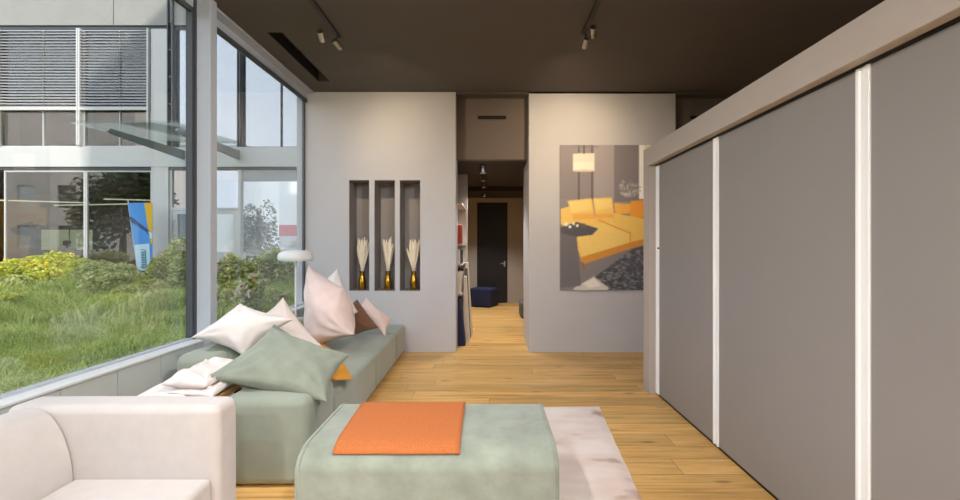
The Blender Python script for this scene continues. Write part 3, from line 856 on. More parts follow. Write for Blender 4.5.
# side panel: rounded upholstered profile with a fat roll at the top
pr = [(-1.785, 0.06), (-1.785, 0.36), (-1.80, 0.46), (-1.835, 0.56), (-1.88, 0.625), (-1.93, 0.655), (-1.985, 0.662), (-2.04, 0.645), (-2.085, 0.605), (-2.105, 0.53), (-2.11, 0.06)]
def smooth_poly(p, n=2):
    for _ in range(n):
        q = [p[0]]
        for a, b in zip(p[:-1], p[1:]):
            q += [(a[0] * .75 + b[0] * .25, a[1] * .75 + b[1] * .25), (a[0] * .25 + b[0] * .75, a[1] * .25 + b[1] * .75)]
        p = q + [p[-1]]
    return p
bm = prism(smooth_poly(pr), 'y', 0.93, 1.936)
es = list({e for f in bm.faces if len(f.verts) > 4 for e in f.edges})
bmesh.ops.bevel(bm, geom=es, offset=0.012, segments=3, profile=0.5, affect='EDGES', clamp_overlap=True)
part('armrest', bm, M['pinkw'], t, wn=True, ang=60)
for (x, y) in ((-1.25, 2.03), (-2.04, 2.03), (-1.25, 1.0), (-2.04, 1.0)):
    part('foot', lathe(x, y, [(0, 0), (0.018, 0), (0.022, 0.062), (0, 0.062)], 14), M['metal_d'], t)

# ------------------------------------------------------------------ floor lamp
lx, ly = -2.155, 4.99
t = thing('floor_lamp', (lx, ly, 0), 'white mushroom floor lamp standing by the window behind the pillows', 'lamp')
# between sofa back and wall panel
R_ = 0.185
prof = [(0, 1.306), (0.06, 1.304), (0.12, 1.296), (0.16, 1.282), (0.18, 1.258), (R_, 1.225), (0.182, 1.196), (0.17, 1.186), (0.168, 1.192), (0.176, 1.225), (0.165, 1.262), (0.12, 1.284), (0, 1.292)]
sh = part('lamp_shade', lathe(lx, ly, prof, 40), M['lampw'], t, ang=60)
part('pole', tube([(lx, ly, 0.60), (lx, ly, 1.294)], 0.011, 14), M['lampw'], t)
part('pole_lower', tube([(lx, ly, 0.375), (lx, ly, 0.60)], 0.011, 14), M['lampw'], t)
part('base', lathe(lx, ly, [(0, 0.362), (0.09, 0.362), (0.092, 0.372), (0.08, 0.382), (0.012, 0.388), (0, 0.388)], 32), M['lampw'], t)

# ------------------------------------------------------------------ ceiling tracks with spotlights
def spot_head(parent, base, aim, L_=0.10, r=0.028, lit=True):
    base = Vector(base); aim = Vector(aim).normalized()
    hd = part('spot_head', tube([base - aim * L_ * 0.5, base + aim * L_ * 0.42, base + aim * L_ * 0.5], [r, r, r * 0.92], 20), M['chrome'], parent)
    part('lens', tube([base + aim * (L_ * 0.5 - 0.002), base + aim * (L_ * 0.5 + 0.002)], r * 0.75, 20), M['lightpanel'], hd)
    part('stem', tube([base - aim * L_ * 0.2, Vector((base.x, base.y, HC - 0.03))], 0.008, 10), M['trackd'], hd)
    return base + aim * (L_ * 0.5 + 0.02)

spots = []
t = thing('track_light', (-1.41, 2.0, HC), 'dark ceiling spotlight track on the window side with silver heads', 'ceiling light')
part('rail', box(-1.427, -1.393, -3.5, 4.20, HC - 0.03, HC), M['trackd'], t, smooth=False)
for (p, a) in (((-1.50, 4.00, 3.215), (-0.1, 1.0, -0.50)), ((-1.40, 4.13, 3.20), (0.38, 1.0, -0.45)), ((-1.41, 1.6, 3.22), (0.6, 0.4, -0.9)), ((-1.41, -0.6, 3.22), (0.3, 0.5, -0.9)), ((-1.41, -2.4, 3.22), (0.2, 0.5, -0.9))):
    spots.append((spot_head(t, p, a), Vector(a)))
t = thing('track_light', (0.86, 2.0, HC), 'dark ceiling spotlight track on the wardrobe side with silver heads', 'ceiling light')
part('rail', box(0.843, 0.877, -3.5, 4.14, HC - 0.03, HC), M['trackd'], t, smooth=False)
for (p, a) in (((0.905, 3.94, 3.225), (0.25, 1.0, -0.5)), ((0.87, 4.10, 3.20), (-0.05, 1.0, -0.45)), ((0.86, 1.6, 3.22), (-0.9, 0.4, -0.7)), ((0.86, -0.6, 3.22), (-0.9, 0.5, -0.7)), ((0.86, -2.4, 3.22), (-0.2, 0.5, -0.9))):
    spots.append((spot_head(t, p, a), Vector(a)))

def add_light(name, typ, loc, energy, col, d=None, **kw):
    l = bpy.data.lights.new(name, typ); l.energy = energy; l.color = col
    for k, v in kw.items(): setattr(l, k, v)
    o = bpy.data.objects.new(name, l); C.objects.link(o); o.location = loc
    if d is not None: o.rotation_euler = Vector(d).to_track_quat('-Z', 'Y').to_euler()
    return o
WARM = (1.0, 0.965, 0.93)
SPW = [10, 15, 34, 38, 54, 17, 25, 66, 60, 60]
for i, ((p, a), e) in enumerate(zip(spots, SPW)):
    add_light('spot_beam', 'SPOT', p, e * 3.2, (1.0, 0.76, 0.50) if i in (0, 1, 5, 6) else WARM, a, spot_size=math.radians(84 if i in (0, 1, 5, 6) else 120), spot_blend=0.9, shadow_soft_size=0.05)
# unseen lamps added on the ceiling as fill light for the room
for i, (x, y) in enumerate(((-0.3, -1.0), (-0.3, -2.8), (2.6, 0.5))):
    t = thing('fill_lamp', (x, y, HC), ('wide white fill lamp added on the ceiling nearest the camera position', 'wide white fill lamp added on the ceiling by the front wall', 'wide white fill lamp added on the ceiling over the wardrobe side')[i], 'ceiling light')
    part('housing', box(x - .75, x + .75, y - .32, y + .32, HC - 0.09, HC - 0.001, 0.01, 2), M['lampw'], t, smooth=False)
    a = add_light('fill_glow', 'AREA', (0, 0, -0.10), 24, (1.0, 0.97, 0.95), (0, 0, -1), shape='RECTANGLE', size=1.4, size_y=0.6)
    a.parent = t

# ------------------------------------------------------------------ passage: spots, samples, poufs
for i, (px, Yd) in enumerate(((483, 6.35), (483.5, 7.1), (484, 7.9), (484.5, 9.3))):
    x = (px - 490) * Yd / F
    lab = ['first (nearest) small cylinder ceiling spot in the passage', 'second small cylinder ceiling spot in the passage', 'third small cylinder ceiling spot in the passage', 'farthest small cylinder ceiling spot in the passage'][i]
    t = thing('ceiling_spot', (x, Yd, 2.49), lab, 'ceiling light', 'cylinder spots in the passage')
    z1 = 2.49 if Yd < 8.6 or Yd > 8.75 else 2.40
    part('can', lathe(x, Yd, [(0, z1), (0.045, z1), (0.045, z1 - 0.115), (0.038, z1 - 0.12), (0.036, z1 - 0.10), (0, z1 - 0.10)], 24), M['chrome'], t)
    part('canopy_plate', lathe(x, Yd, [(0, z1 - 0.001), (0.055, z1 - 0.001), (0.055, z1 - 0.008), (0, z1 - 0.008)], 24), M['trackd'], t)
    add_light('spot_beam', 'SPOT', (x, Yd, z1 - 0.13), (55, 45, 55, 130)[i], (1.0, 0.95, 0.88), (0, 0.05, -1), spot_size=math.radians(110), spot_blend=0.8, shadow_soft_size=0.04)

# sample shelf against the back of the left wall
t = thing('sample_shelf', (-0.58, 6.6, 0), 'narrow open shelf of material samples behind the left wall in the passage', 'shelf')
part('side_panel', box(-0.74, -0.47, 6.055, 6.07, 0, 1.95), M['wall_dark'], t, smooth=False)
part('side_panel', box(-0.74, -0.375, 7.10, 7.13, 0, 1.95), M['beigewall'], t, smooth=False)
part('back_panel', box(-0.76, -0.74, 6.06, 7.13, 0, 1.95), M['wall_dark'], t, smooth=False)
for z in (0.68, 1.08, 1.36, 1.92):
    part('shelf_board', box(-0.74, -0.378, 6.08, 7.10, z, z + 0.02), M['beigewall'], t, smooth=False)
random.seed(3)
for (z, mats, h, nm, lb) in ((1.381, ('red', 'red', 'cream', 'red', 'cream', 'red', 'greybox', 'red'), 0.27, 'top', 'sample binder'), (1.101, ('cream', 'cream', 'greybox', 'cream', 'navy', 'cream', 'cream', 'greybox'), 0.22, 'second', 'sample binder'), (0.701, ('cream', 'greybox', 'cream', 'cream', 'greybox', 'cream', 'navy', 'cream'), 0.31, 'third', 'sample binder')):
    y = 6.075
    cnt = {}
    for q, mk in enumerate(mats):
        w = random.uniform(0.05, 0.075); hh = h * random.uniform(0.88, 1.0)
        cname = {'red': 'rust red', 'cream': 'cream', 'greybox': 'grey', 'navy': 'navy'}[mk]
        ordn = ['nearest', 'second', 'third', 'fourth', 'fifth', 'sixth', 'seventh', 'farthest'][q]
        bm = box(-0.70, -0.385 - random.uniform(0, .03), y, y + w, z, z + hh, 0.004, 1)
        solo('sample_binder', bm, M[mk], '%s fabric sample binder, %s along the %s board of the passage shelf' % (cname, ordn, nm), 'binder', 'sample binders on the ' + nm + ' board', smooth=False)
        y += w + 0.012
# leaning boards: navy, cream, cream, grey
def lean_board(y0, y1, pr, m, lab):
    return solo('sample_board', prism(pr, 'y', y0, y1), M[m], lab, 'sample board', 'sample boards leaning in the passage', smooth=False)
lean_board(6.07, 6.30, [(-0.445, 0), (-0.335, 0), (-0.405, 0.64), (-0.445, 0.64)], 'navy', 'navy blue fabric sample leaning on the shelf nearest the room')
lean_board(6.33, 6.50, [(-0.375, 0), (-0.285, 0), (-0.335, 0.92), (-0.371, 0.92)], 'cream', 'cream fabric board leaning just behind the navy one')
lean_board(6.53, 6.72, [(-0.36, 0), (-0.285, 0), (-0.335, 1.02), (-0.371, 1.02)], 'greybox', 'grey fabric board leaning between the two cream ones')
lean_board(6.75, 6.98, [(-0.36, 0), (-0.265, 0), (-0.335, 1.10), (-0.371, 1.10)], 'cream', 'cream fabric board leaning farthest along the passage shelf')
t = thing('cube_pouf', (-0.12, 10.1, 0), 'navy blue cube pouf in front of the dark passage door', 'pouf')
part('body', soft_box(-0.40, 0.12, 9.86, 10.34, 0.012, 0.41, 0.03, 0.01), M['navy'], t, wn=True, ang=60)
part('foot', box(-0.36, 0.08, 9.90, 10.30, 0.0, 0.014), M['black'], t, smooth=False)
t.rotation_euler.z = math.radians(-20)
t = thing('cube_pouf', (0.80, 8.6, 0), 'small grey pouf half hidden by the right passage wall', 'pouf')
part('body', soft_box(0.565, 1.05, 8.35, 8.85, 0.012, 0.30, 0.05, 0.02), M['greybox'], t, wn=True, ang=60)
part('foot', box(0.61, 1.0, 8.40, 8.80, 0.0, 0.014), M['black'], t, smooth=False)

# ================================================================== OUTSIDE
YF = 12.0
kf = YF / F
def fx(px): return (px - 490) * kf
def fz(py): return CAMZ - (py - 246) * kf
GZ = 0.28
def ground(x, y):
    return GZ + 0.05 * math.sin(x * 0.9 + 1.0) * math.sin(y * 0.7) + 0.10 * max(0.0, min(1.0, (y - 7.0) / 4.0))

# lawn
bm = bmesh.new(); g = {}
nx, ny = 60, 50
for i in range(nx + 1):
    for j in range(ny + 1):
        x = -26 + (XG - 0.07 + 26) * (i / nx); y = -8 + 19.9 * j / ny
        g[i, j] = bm.verts.new((x, y, ground(x, y)))
for i in range(nx):
    for j in range(ny): bm.faces.new((g[i, j], g[i + 1, j], g[i + 1, j + 1], g[i, j + 1]))
struct('ground_lawn', bm, M['soil'])
struct('ground_yard', box(-60, 40, 10.95, 60, -0.3, -0.06), M['concrete'], smooth=False)
struct('ground_far', box(-70, XG - 0.2, -40, 11.9, -0.6, -0.05), M['soil'], smooth=False)

def blades(n, xr, yr, hmin, hmax, w, sel=None):
    x = rng.uniform(*xr, n); y = rng.uniform(*yr, n)
    ok = sel(x, y); x, y = x[ok], y[ok]; n = len(x)
    z = GZ + 0.05 * np.sin(x * 0.9 + 1.0) * np.sin(y * 0.7) + 0.10 * np.clip((y - 7.0) / 4.0, 0, 1) - 0.01
    cl = 0.55 + 0.6 * (0.5 + 0.5 * np.sin(x * 3.1 + np.sin(y * 2.3) * 1.7) * np.sin(y * 2.7 + x))
    h = rng.uniform(hmin, hmax, n) * cl
    ph = rng.uniform(0, 2 * np.pi, n); ln = rng.uniform(0.25, 1.1, n) * h
    dx, dy = np.cos(ph), np.sin(ph)
    wx, wy = -dy * w * rng.uniform(.6, 1.3, n), dx * w * rng.uniform(.6, 1.3, n)
    b = np.stack([x, y, z], -1)
    mid = b + np.stack([dx * ln * .35, dy * ln * .35, h * .65], -1)
    tip = b + np.stack([dx * ln, dy * ln, h * rng.uniform(.6, 1.0, n)], -1)
    s = np.stack([wx, wy, np.zeros(n)], -1)
    V = np.stack([b - s, b + s, mid + s * .8, mid - s * .8, tip + s * .15, tip - s * .15], 1).reshape(-1, 3)
    k = np.arange(n)[:, None] * 6
    Fc = np.concatenate([k + np.array([[0, 1, 2, 3]]), k + np.array([[3, 2, 4, 5]])], 0)
    return V, Fc
def wedge(x, y):  # region seen through the window
    lo, hi = -1.22 * y - 1.2, -0.52 * y + 0.8
    return (x < XG - 0.42) & (x > lo) & (x < hi)
V, Fc = blades(150000, (-13.5, XG - 0.08), (1.6, 10.6), 0.10, 0.24, 0.006, wedge)
V2, F2 = blades(30000, (-6, XG - 0.08), (1.6, 5.2), 0.10, 0.24, 0.004, wedge)
V3, F3 = blades(40000, (-12, XG - 0.32), (5.6, 9.6), 0.22, 0.52, 0.008, lambda x, y: wedge(x, y) & (x < XG - 0.8) & (np.sin(x * 2.1 + np.sin(y * 1.7) * 2) * np.sin(y * 2.3 + x * .7) > -0.15))
me = np_mesh('lawn_grass', np.concatenate([V, V2, V3]), np.concatenate([Fc, F2 + len(V), F3 + len(V) + len(V2)]), M['grass'])
o = bpy.data.objects.new('lawn_grass', me); C.objects.link(o)
tag(o, 'long green meadow grass on the lawn outside the window', 'grass', kind='stuff')

def leaf_cloud(n, cx, cy, z0, rx, ry, h, size, droop=0.3, lumps=6, seed=0):
    r = np.random.default_rng(seed)
    lc = np.stack([r.uniform(-.6, .6, lumps) * rx, r.uniform(-.6, .6, lumps) * ry, r.uniform(.35, .8, lumps) * h], -1)
    wh = r.integers(0, lumps, n)
    d = r.normal(size=(n, 3)); d /= np.linalg.norm(d, axis=1)[:, None]
    rad = r.uniform(0.5, 1.0, n) ** 0.5
    sc_ = np.stack([np.full(n, rx * .55), np.full(n, ry * .55), np.full(n, h * .32)], -1)
    p = lc[wh] + d * rad[:, None] * sc_
    p[:, 2] = np.clip(p[:, 2], 0.03, None)
    p += np.array([cx, cy, z0])
    # leaf frames
    ax = r.normal(size=(n, 3)); ax[:, 2] = np.abs(ax[:, 2]) * 0.6 - droop * 0.4
    ax /= np.linalg.norm(ax, axis=1)[:, None]
    sd = np.cross(ax, r.normal(size=(n, 3))); sd /= np.linalg.norm(sd, axis=1)[:, None]
    s = size * r.uniform(.6, 1.35, n)[:, None]
    a = p - ax * s * .5; b = p + sd * s * .28 - ax * s * .05; c = p + ax * s * .6; e = p - sd * s * .28 - ax * s * .05
    V = np.stack([a, b, c, e], 1).reshape(-1, 3)
    Fc = (np.arange(n)[:, None] * 4 + np.arange(4)[None, :])
    return V, Fc, lc + np.array([cx, cy, z0])

def shrub(cx, cy, rx, ry, h, n, size, m, label, flower=None, nf=0, seed=0, fs=0.03):
    z0 = ground(cx, min(cy, 11.5)) - 0.02
    t = thing('garden_shrub', (cx, cy, z0), label, 'shrub', 'shrubs outside the window')
    V, Fc, lumps = leaf_cloud(n, cx, cy, z0, rx, ry, h, size, seed=seed)
    me = np_mesh('foliage', V - np.array(t.location), Fc, M[m]); o = bpy.data.objects.new('foliage', me); C.objects.link(o); o.parent = t
    r = random.Random(seed)
    bm = bmesh.new()
    for lc in lumps:
        b = Vector((cx + r.uniform(-.1, .1) * rx, cy + r.uniform(-.1, .1) * ry, z0))
        q = Vector(lc)
        add_tube(bm, [b, b.lerp(q, .5) + Vector((0, 0, .05)), q], [0.012, 0.009, 0.004], 6)
    part('stems', bm, M['bark'], t)
    if flower:
        bm = bmesh.new()
        for q in range(nf):
            lc = Vector(lumps[r.randrange(len(lumps))])
            d = Vector((r.gauss(0, 1), r.gauss(0, 1), abs(r.gauss(0, 1)) + .2)).normalized()
            p = lc + Vector((d.x * rx * .58, d.y * ry * .58, d.z * h * .36))
            for w in range(4):
                c = p + Vector((r.gauss(0, .6), r.gauss(0, .6), r.gauss(0, .4))) * fs
                bmesh.ops.create_icosphere(bm, subdivisions=1, radius=fs * r.uniform(.35, .7), matrix=Matrix.Translation(c))
        part('flower_heads', bm, M[flower], t)
    return t

sh_list = [
    # px, Y, top py, half width px, material, flower, label
    (18, 11.3, 262, 24, 'leafy', 'flowery', 'flowering shrub with sunlight painted in its yellow leaves at the left edge of the window view'),
    (48, 11.2, 258, 24, 'leafy', 'flowery', 'flowering shrub with sunlight painted in its yellow leaves below the left office window'),
    (76, 11.0, 262, 18, 'leafy', None, 'shrub with sunlight painted in its yellow green leaves at the foot of the facade mullion'),
    (8, 9.8, 276, 22, 'leaf', None, 'low green shrub in front of the yellow shrubs, leftmost'),
    (52, 9.7, 282, 26, 'leaf', None, 'low green shrub in front of the yellow shrubs, second from left'),
    (100, 10.4, 264, 20, 'leaf', None, 'green shrub below the right office window'),
    (120, 9.9, 268, 20, 'leaf', None, 'green shrub just left of the blue banner'),
    (150, 9.6, 278, 18, 'leaf', 'flowerp', 'green shrub with pale pink flowers under the blue banner'),
    (172, 9.2, 248, 17, 'leaf', 'flowerp', 'tall pink flowering shrub in front of the entrance door'),
    (190, 8.6, 252, 16, 'leaf', 'flowerp', 'pink flowering shrub directly left of the window mullion'),
    (110, 8.8, 275, 22, 'leaf', None, 'mid green low shrub in the middle of the meadow'),
    (150, 8.4, 280, 20, 'leaf', None, 'low green shrub in front of the pink flowering ones'),
    (228, 8.2, 262, 16, 'leaf', 'flowerp', 'flowering shrub right of the window mullion'),
    (250, 8.4, 266, 16, 'leaf', None, 'dense green shrub in the far window pane'),
    (270, 8.9, 258, 14, 'leaf', None, 'green shrub behind the reflected lamp in the far pane'),
    (292, 9.4, 268, 12, 'leaf', 'flowery', 'green shrub with yellow bloom by the pole of the lamp'),
    (238, 7.3, 285, 18, 'leaf', None, 'low leafy shrub close to the far window pane'),
    (268, 7.4, 290, 16, 'leaf', None, 'low leafy shrub under the lamp in the far pane'),
    (224, 6.3, 287, 13, 'leaf', None, 'light green shrub nearest the mullion in the far pane'),
    (248, 6.0, 282, 14, 'leaf', 'flowerp', 'light green shrub with pale bloom just above the ivory pillow'),
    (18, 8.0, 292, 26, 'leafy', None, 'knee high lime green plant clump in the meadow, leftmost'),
    (66, 7.7, 297, 24, 'leaf', None, 'knee high green plant clump in the meadow below the yellow shrubs'),
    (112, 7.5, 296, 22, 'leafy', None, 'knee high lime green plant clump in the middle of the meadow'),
    (162, 7.2, 294, 22, 'leaf', None, 'knee high green plant clump in the meadow beside the mullion'),
]
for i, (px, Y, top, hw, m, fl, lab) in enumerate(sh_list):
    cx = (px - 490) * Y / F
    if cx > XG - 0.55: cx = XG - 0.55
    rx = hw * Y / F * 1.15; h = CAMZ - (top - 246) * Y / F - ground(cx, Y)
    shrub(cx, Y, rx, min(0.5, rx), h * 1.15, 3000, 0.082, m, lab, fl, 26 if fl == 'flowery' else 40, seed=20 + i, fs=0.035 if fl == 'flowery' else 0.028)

# ------------------------------------------------------------------ office building across the lawn
t = thing('office_building', ((fx(0) + fx(300)) / 2, YF, -0.06), 'pale grey office building with blinds and a glass canopy across the lawn', 'building')
XL, XRt = fx(-220), fx(335)
# concrete spandrel panels
part('concrete_panel', box(XL, fx(114.5), YF - 0.05, YF + 0.3, fz(26), fz(-330)), M['concrete'], t, smooth=False)
part('concrete_panel', box(fx(115.5), fx(205), YF - 0.05, YF + 0.3, fz(26), fz(-330)), M['concrete'], t, smooth=False)
part('shadow_line', box(XL, fx(205), YF, YF + 0.25, fz(29.5), fz(26)), M['gasket'], t, smooth=False)  # dark strip painting in the shadow line under the concrete
# slab band
part('slab_band', box(XL, XRt, YF - 0.06, YF + 0.3, fz(167), fz(147.5)), M['fac'], t, smooth=False)
part('shadow_gap', box(XL, XRt, YF - 0.02, YF + 0.28, fz(170), fz(167)), M['gasket'], t, smooth=False)
# pillars
part('pillar', box(fx(152.5), fx(169.5), YF - 0.05, YF + 0.3, -0.06, fz(167.2)), M['fac'], t, smooth=False)
part('pillar', box(fx(152.5), fx(169.5), YF - 0.05, YF + 0.3, fz(147.3), fz(29.7)), M['fac'], t, smooth=False)
# windows with panes
def fwin(x0, x1, y0, y1, gl='fglass', fr=1.2, mull=(), sub='pane', fm='fac', dep=0.06):
    a, b, lo, hi = fx(x0), fx(x1), fz(y1), fz(y0); r = fr * kf
    bl = [(a, a + r, YF + 0.0, YF + dep, lo, hi), (b - r, b, YF, YF + dep, lo, hi), (a + r, b - r, YF, YF + dep, hi - r, hi), (a + r, b - r, YF, YF + dep, lo, lo + r)]
    for mx in mull: bl.append((fx(mx) - r * .4, fx(mx) + r * .4, YF, YF + dep, lo + r, hi - r))
    w = part('window', boxes(*bl), M[fm], t, smooth=False)
    part(sub, box(a + r * .5, b - r * .5, YF + dep * .4, YF + dep * .55, lo + r * .5, hi - r * .5), M[gl], w, smooth=False)
    return w
for (a, b) in ((-160, -84), (-82, -4), (-1, 83), (83.5, 152)):
    fwin(a, b, 30, 147, mull=((a + b) / 2 + 2,))
for (a, b) in ((-160, -84), (-82, -4), (4, 85), (85.5, 152)):
    fwin(a, b, 170.5, 299, fr=1.5)
# blinds in front of the upper windows
for (a, b) in ((-160, -84), (-82, -2), (1, 80), (82, 150)):
    bm = bmesh.new()
    n = 27
    for i in range(n):
        z = fz(31.5 + (107 - 31.5) * i / (n - 1))
        bm2 = prism([(YF - 0.085, z - 0.030), (YF - 0.081, z - 0.032), (YF - 0.042, z + 0.014), (YF - 0.046, z + 0.016)], 'x', fx(a) + 0.02, fx(b) - 0.02)
        me = bpy.data.meshes.new('tmp'); bm2.to_mesh(me); bm2.free(); bm.from_mesh(me); bpy.data.meshes.remove(me)
    bl = part('venetian_blind', bm, M['blind'], t, smooth=False)
    part('bottom_rail', box(fx(a) + 0.02, fx(b) - 0.02, YF - 0.10, YF - 0.03, fz(111), fz(108.3)), M['fac'], bl, smooth=False)
    part('guide_rail', boxes((fx(a) - 0.02, fx(a) + 0.02, YF - 0.10, YF - 0.02, fz(146), fz(29.7)), (fx(b) - 0.02, fx(b) + 0.02, YF - 0.10, YF - 0.02, fz(146), fz(29.7))), M['fac'], bl, smooth=False)
# sky-reflecting curtain wall
for (a, b) in ((175, 239), (242, 281), (281.5, 335)):
    fwin(a, b, -330, 147.2, gl='skyglass', fr=0.6, fm='gasket')
for (a, b) in ((170, 175.5), (239.3, 242.5)):
    x0, x1 = fx(a), fx(b)
    part('ladder_mullion', boxes((x0, x0 + .03, YF - .12, YF + .06, fz(147), fz(-330)), (x1 - .03, x1, YF - .12, YF + .06, fz(147), fz(-330)),
         *[(x0 + .03, x1 - .03, YF - .10, YF - .06, fz(y) - .02, fz(y) + .02) for y in range(-300, 147, 27)]), M['gasket'], t, smooth=False)
# entrance
part('entrance_frame', boxes((fx(169.7), fx(172), YF, YF + .1, -.06, fz(170)), (fx(203.5), fx(206), YF, YF + .1, -.06, fz(209)), (fx(238), fx(241), YF, YF + .1, -.06, fz(170)),
     (fx(172), fx(238), YF, YF + .1, fz(210), fz(207.5)), (fx(203.5), fx(206), YF, YF + .1, fz(207.5), fz(170))), M['fac'], t, smooth=False)
part('transom_pane', box(fx(172), fx(238), YF + .04, YF + .05, fz(207.5), fz(170)), M['skyglass'], t, smooth=False)
for (a, b) in ((172.3, 203.3), (206.3, 237.8)):
    x0, x1 = fx(a), fx(b)
    d = part('door', boxes((x0, x0 + .12, YF + .01, YF + .07, -.05, fz(210.3)), (x1 - .12, x1, YF + .01, YF + .07, -.05, fz(210.3)),
             (x0 + .12, x1 - .12, YF + .01, YF + .07, fz(214), fz(210.3)), (x0 + .12, x1 - .12, YF + .01, YF + .07, -.05, fz(252))), M['fac'], t, smooth=False)
    part('pane', box(x0 + .1, x1 - .1, YF + .03, YF + .04, fz(253), fz(213)), M['fglass'], d, smooth=False)
    part('handle', boxes((x0 + .05, x0 + .07, YF - .04, YF + .01, fz(250), fz(250) + .03), (x0 + .05, x0 + .07, YF - .04, YF + .01, fz(222), fz(222) + .03), (x0 + .045, x0 + .075, YF - .06, YF - .04, fz(252), fz(220))), M['chrome'], d, smooth=False)
# big clear pane at the corner
fwin(241.5, 335, 170.5, 292, gl='glass', fr=.8, mull=(), fm='fac')
# canopy
cv = part('glass_canopy', prism([(9.45, 3.93), (9.45, 3.955), (YF - .06, 4.085), (YF - .06, 4.06)], 'x', -8.85, -6.55), M['cglass'], t, smooth=False)
for xb in (-8.13, -6.67):
    part('bracket', prism([(YF - .06, fz(151)), (YF - .06, fz(160)), (9.66, 3.76), (9.56, 3.80), (9.60, 3.86)], 'x', xb - .03, xb + .03), M['bracket'], cv, smooth=False)
part('edge_rail', box(-8.85, -6.55, 9.44, 9.47, 3.955, 3.985), M['cglass'], cv, smooth=False)
# dim rooms behind the glass
part('rooms', boxes((XL, fx(170), 18.0, 18.1, -.06, 9), (XL, fx(170), YF + .31, 18, -.06, 0.06), (XL, fx(170), YF + .31, 18, fz(168) - 0.02, fz(150)), (XL, fx(170), YF + .31, 18, 8.0, 8.1),
                    (fx(168), fx(170), YF + .31, 18, -.06, 9), (XL, XL + .1, YF + .31, 18, -.06, 9)), M['blackish'], t, smooth=False)
part('back_window', boxes((-17.9, -16.85, 17.95, 18.0, 1.2, 2.0), (-16.75, -15.9, 17.95, 18.0, 1.2, 2.0)), M['lightwin'], t, smooth=False)
for (p, q) in (((-15.6, 13.5, 2.75), (-13.0, 14.6, 2.75)), ((-15.0, 15.5, 2.75), (-10.0, 14.6, 2.75)), ((-11.5, 13.4, 2.75), (-9.3, 14.2, 2.75))):
    part('linear_lamp', tube([p, q], 0.018, 8), M['lightline'], t)
part('partition_outer_skin', box(fx(170) + .001, fx(170) + .05, YF + .31, 18.1, -.06, 9), M['whitebld'], t, smooth=False)
part('rooms_upper_back', box(fx(170.5), XRt, YF + 2.2, YF + 2.3, 3.9, 11), M['blackish'], t, smooth=False)
part('roof', box(XL, XRt, YF + .3, 18.1, 10.9, 11.1), M['concrete'], t, smooth=False)
part('soffit', box(fx(170.5), XRt, YF + .3, YF + 2.3, 3.4, 3.95), M['concrete'], t, smooth=False)

# office chair behind the left window
c = W(67, 246, 13.6)
t = thing('office_chair', (c.x, c.y, 0.06), 'dark office chair with headrest behind the left office window', 'chair')
part('backrest', soft_box(c.x - .27, c.x + .27, c.y - .05, c.y + .05, 0.65, 1.30, 0.04), M['doord'], t)
part('headrest', soft_box(c.x - .11, c.x + .11, c.y - .04, c.y + .04, 1.36, 1.52, 0.03), M['doord'], t)
part('headrest_bar', box(c.x - .02, c.x + .02, c.y - .01, c.y + .01, 1.28, 1.38), M['metal_d'], t)
part('seat', soft_box(c.x - .26, c.x + .26, c.y - .5, c.y + .02, 0.46, 0.56, 0.03), M['doord'], t)
part('column', tube([(c.x, c.y - .24, 0.12), (c.x, c.y - .24, 0.47)], 0.03, 12), M['metal_d'], t)
bm = bmesh.new()
for k in range(5):
    a = 2 * PI * k / 5
    add_tube(bm, [(c.x, c.y - .24, 0.15), (c.x + .3 * math.cos(a), c.y - .24 + .3 * math.sin(a), 0.09)], [0.025, 0.018], 8)
    bmesh.ops.create_icosphere(bm, subdivisions=2, radius=0.03, matrix=Matrix.Translation((c.x + .3 * math.cos(a), c.y - .24 + .3 * math.sin(a), 0.09)))
part('star_base', bm, M['metal_d'], t)

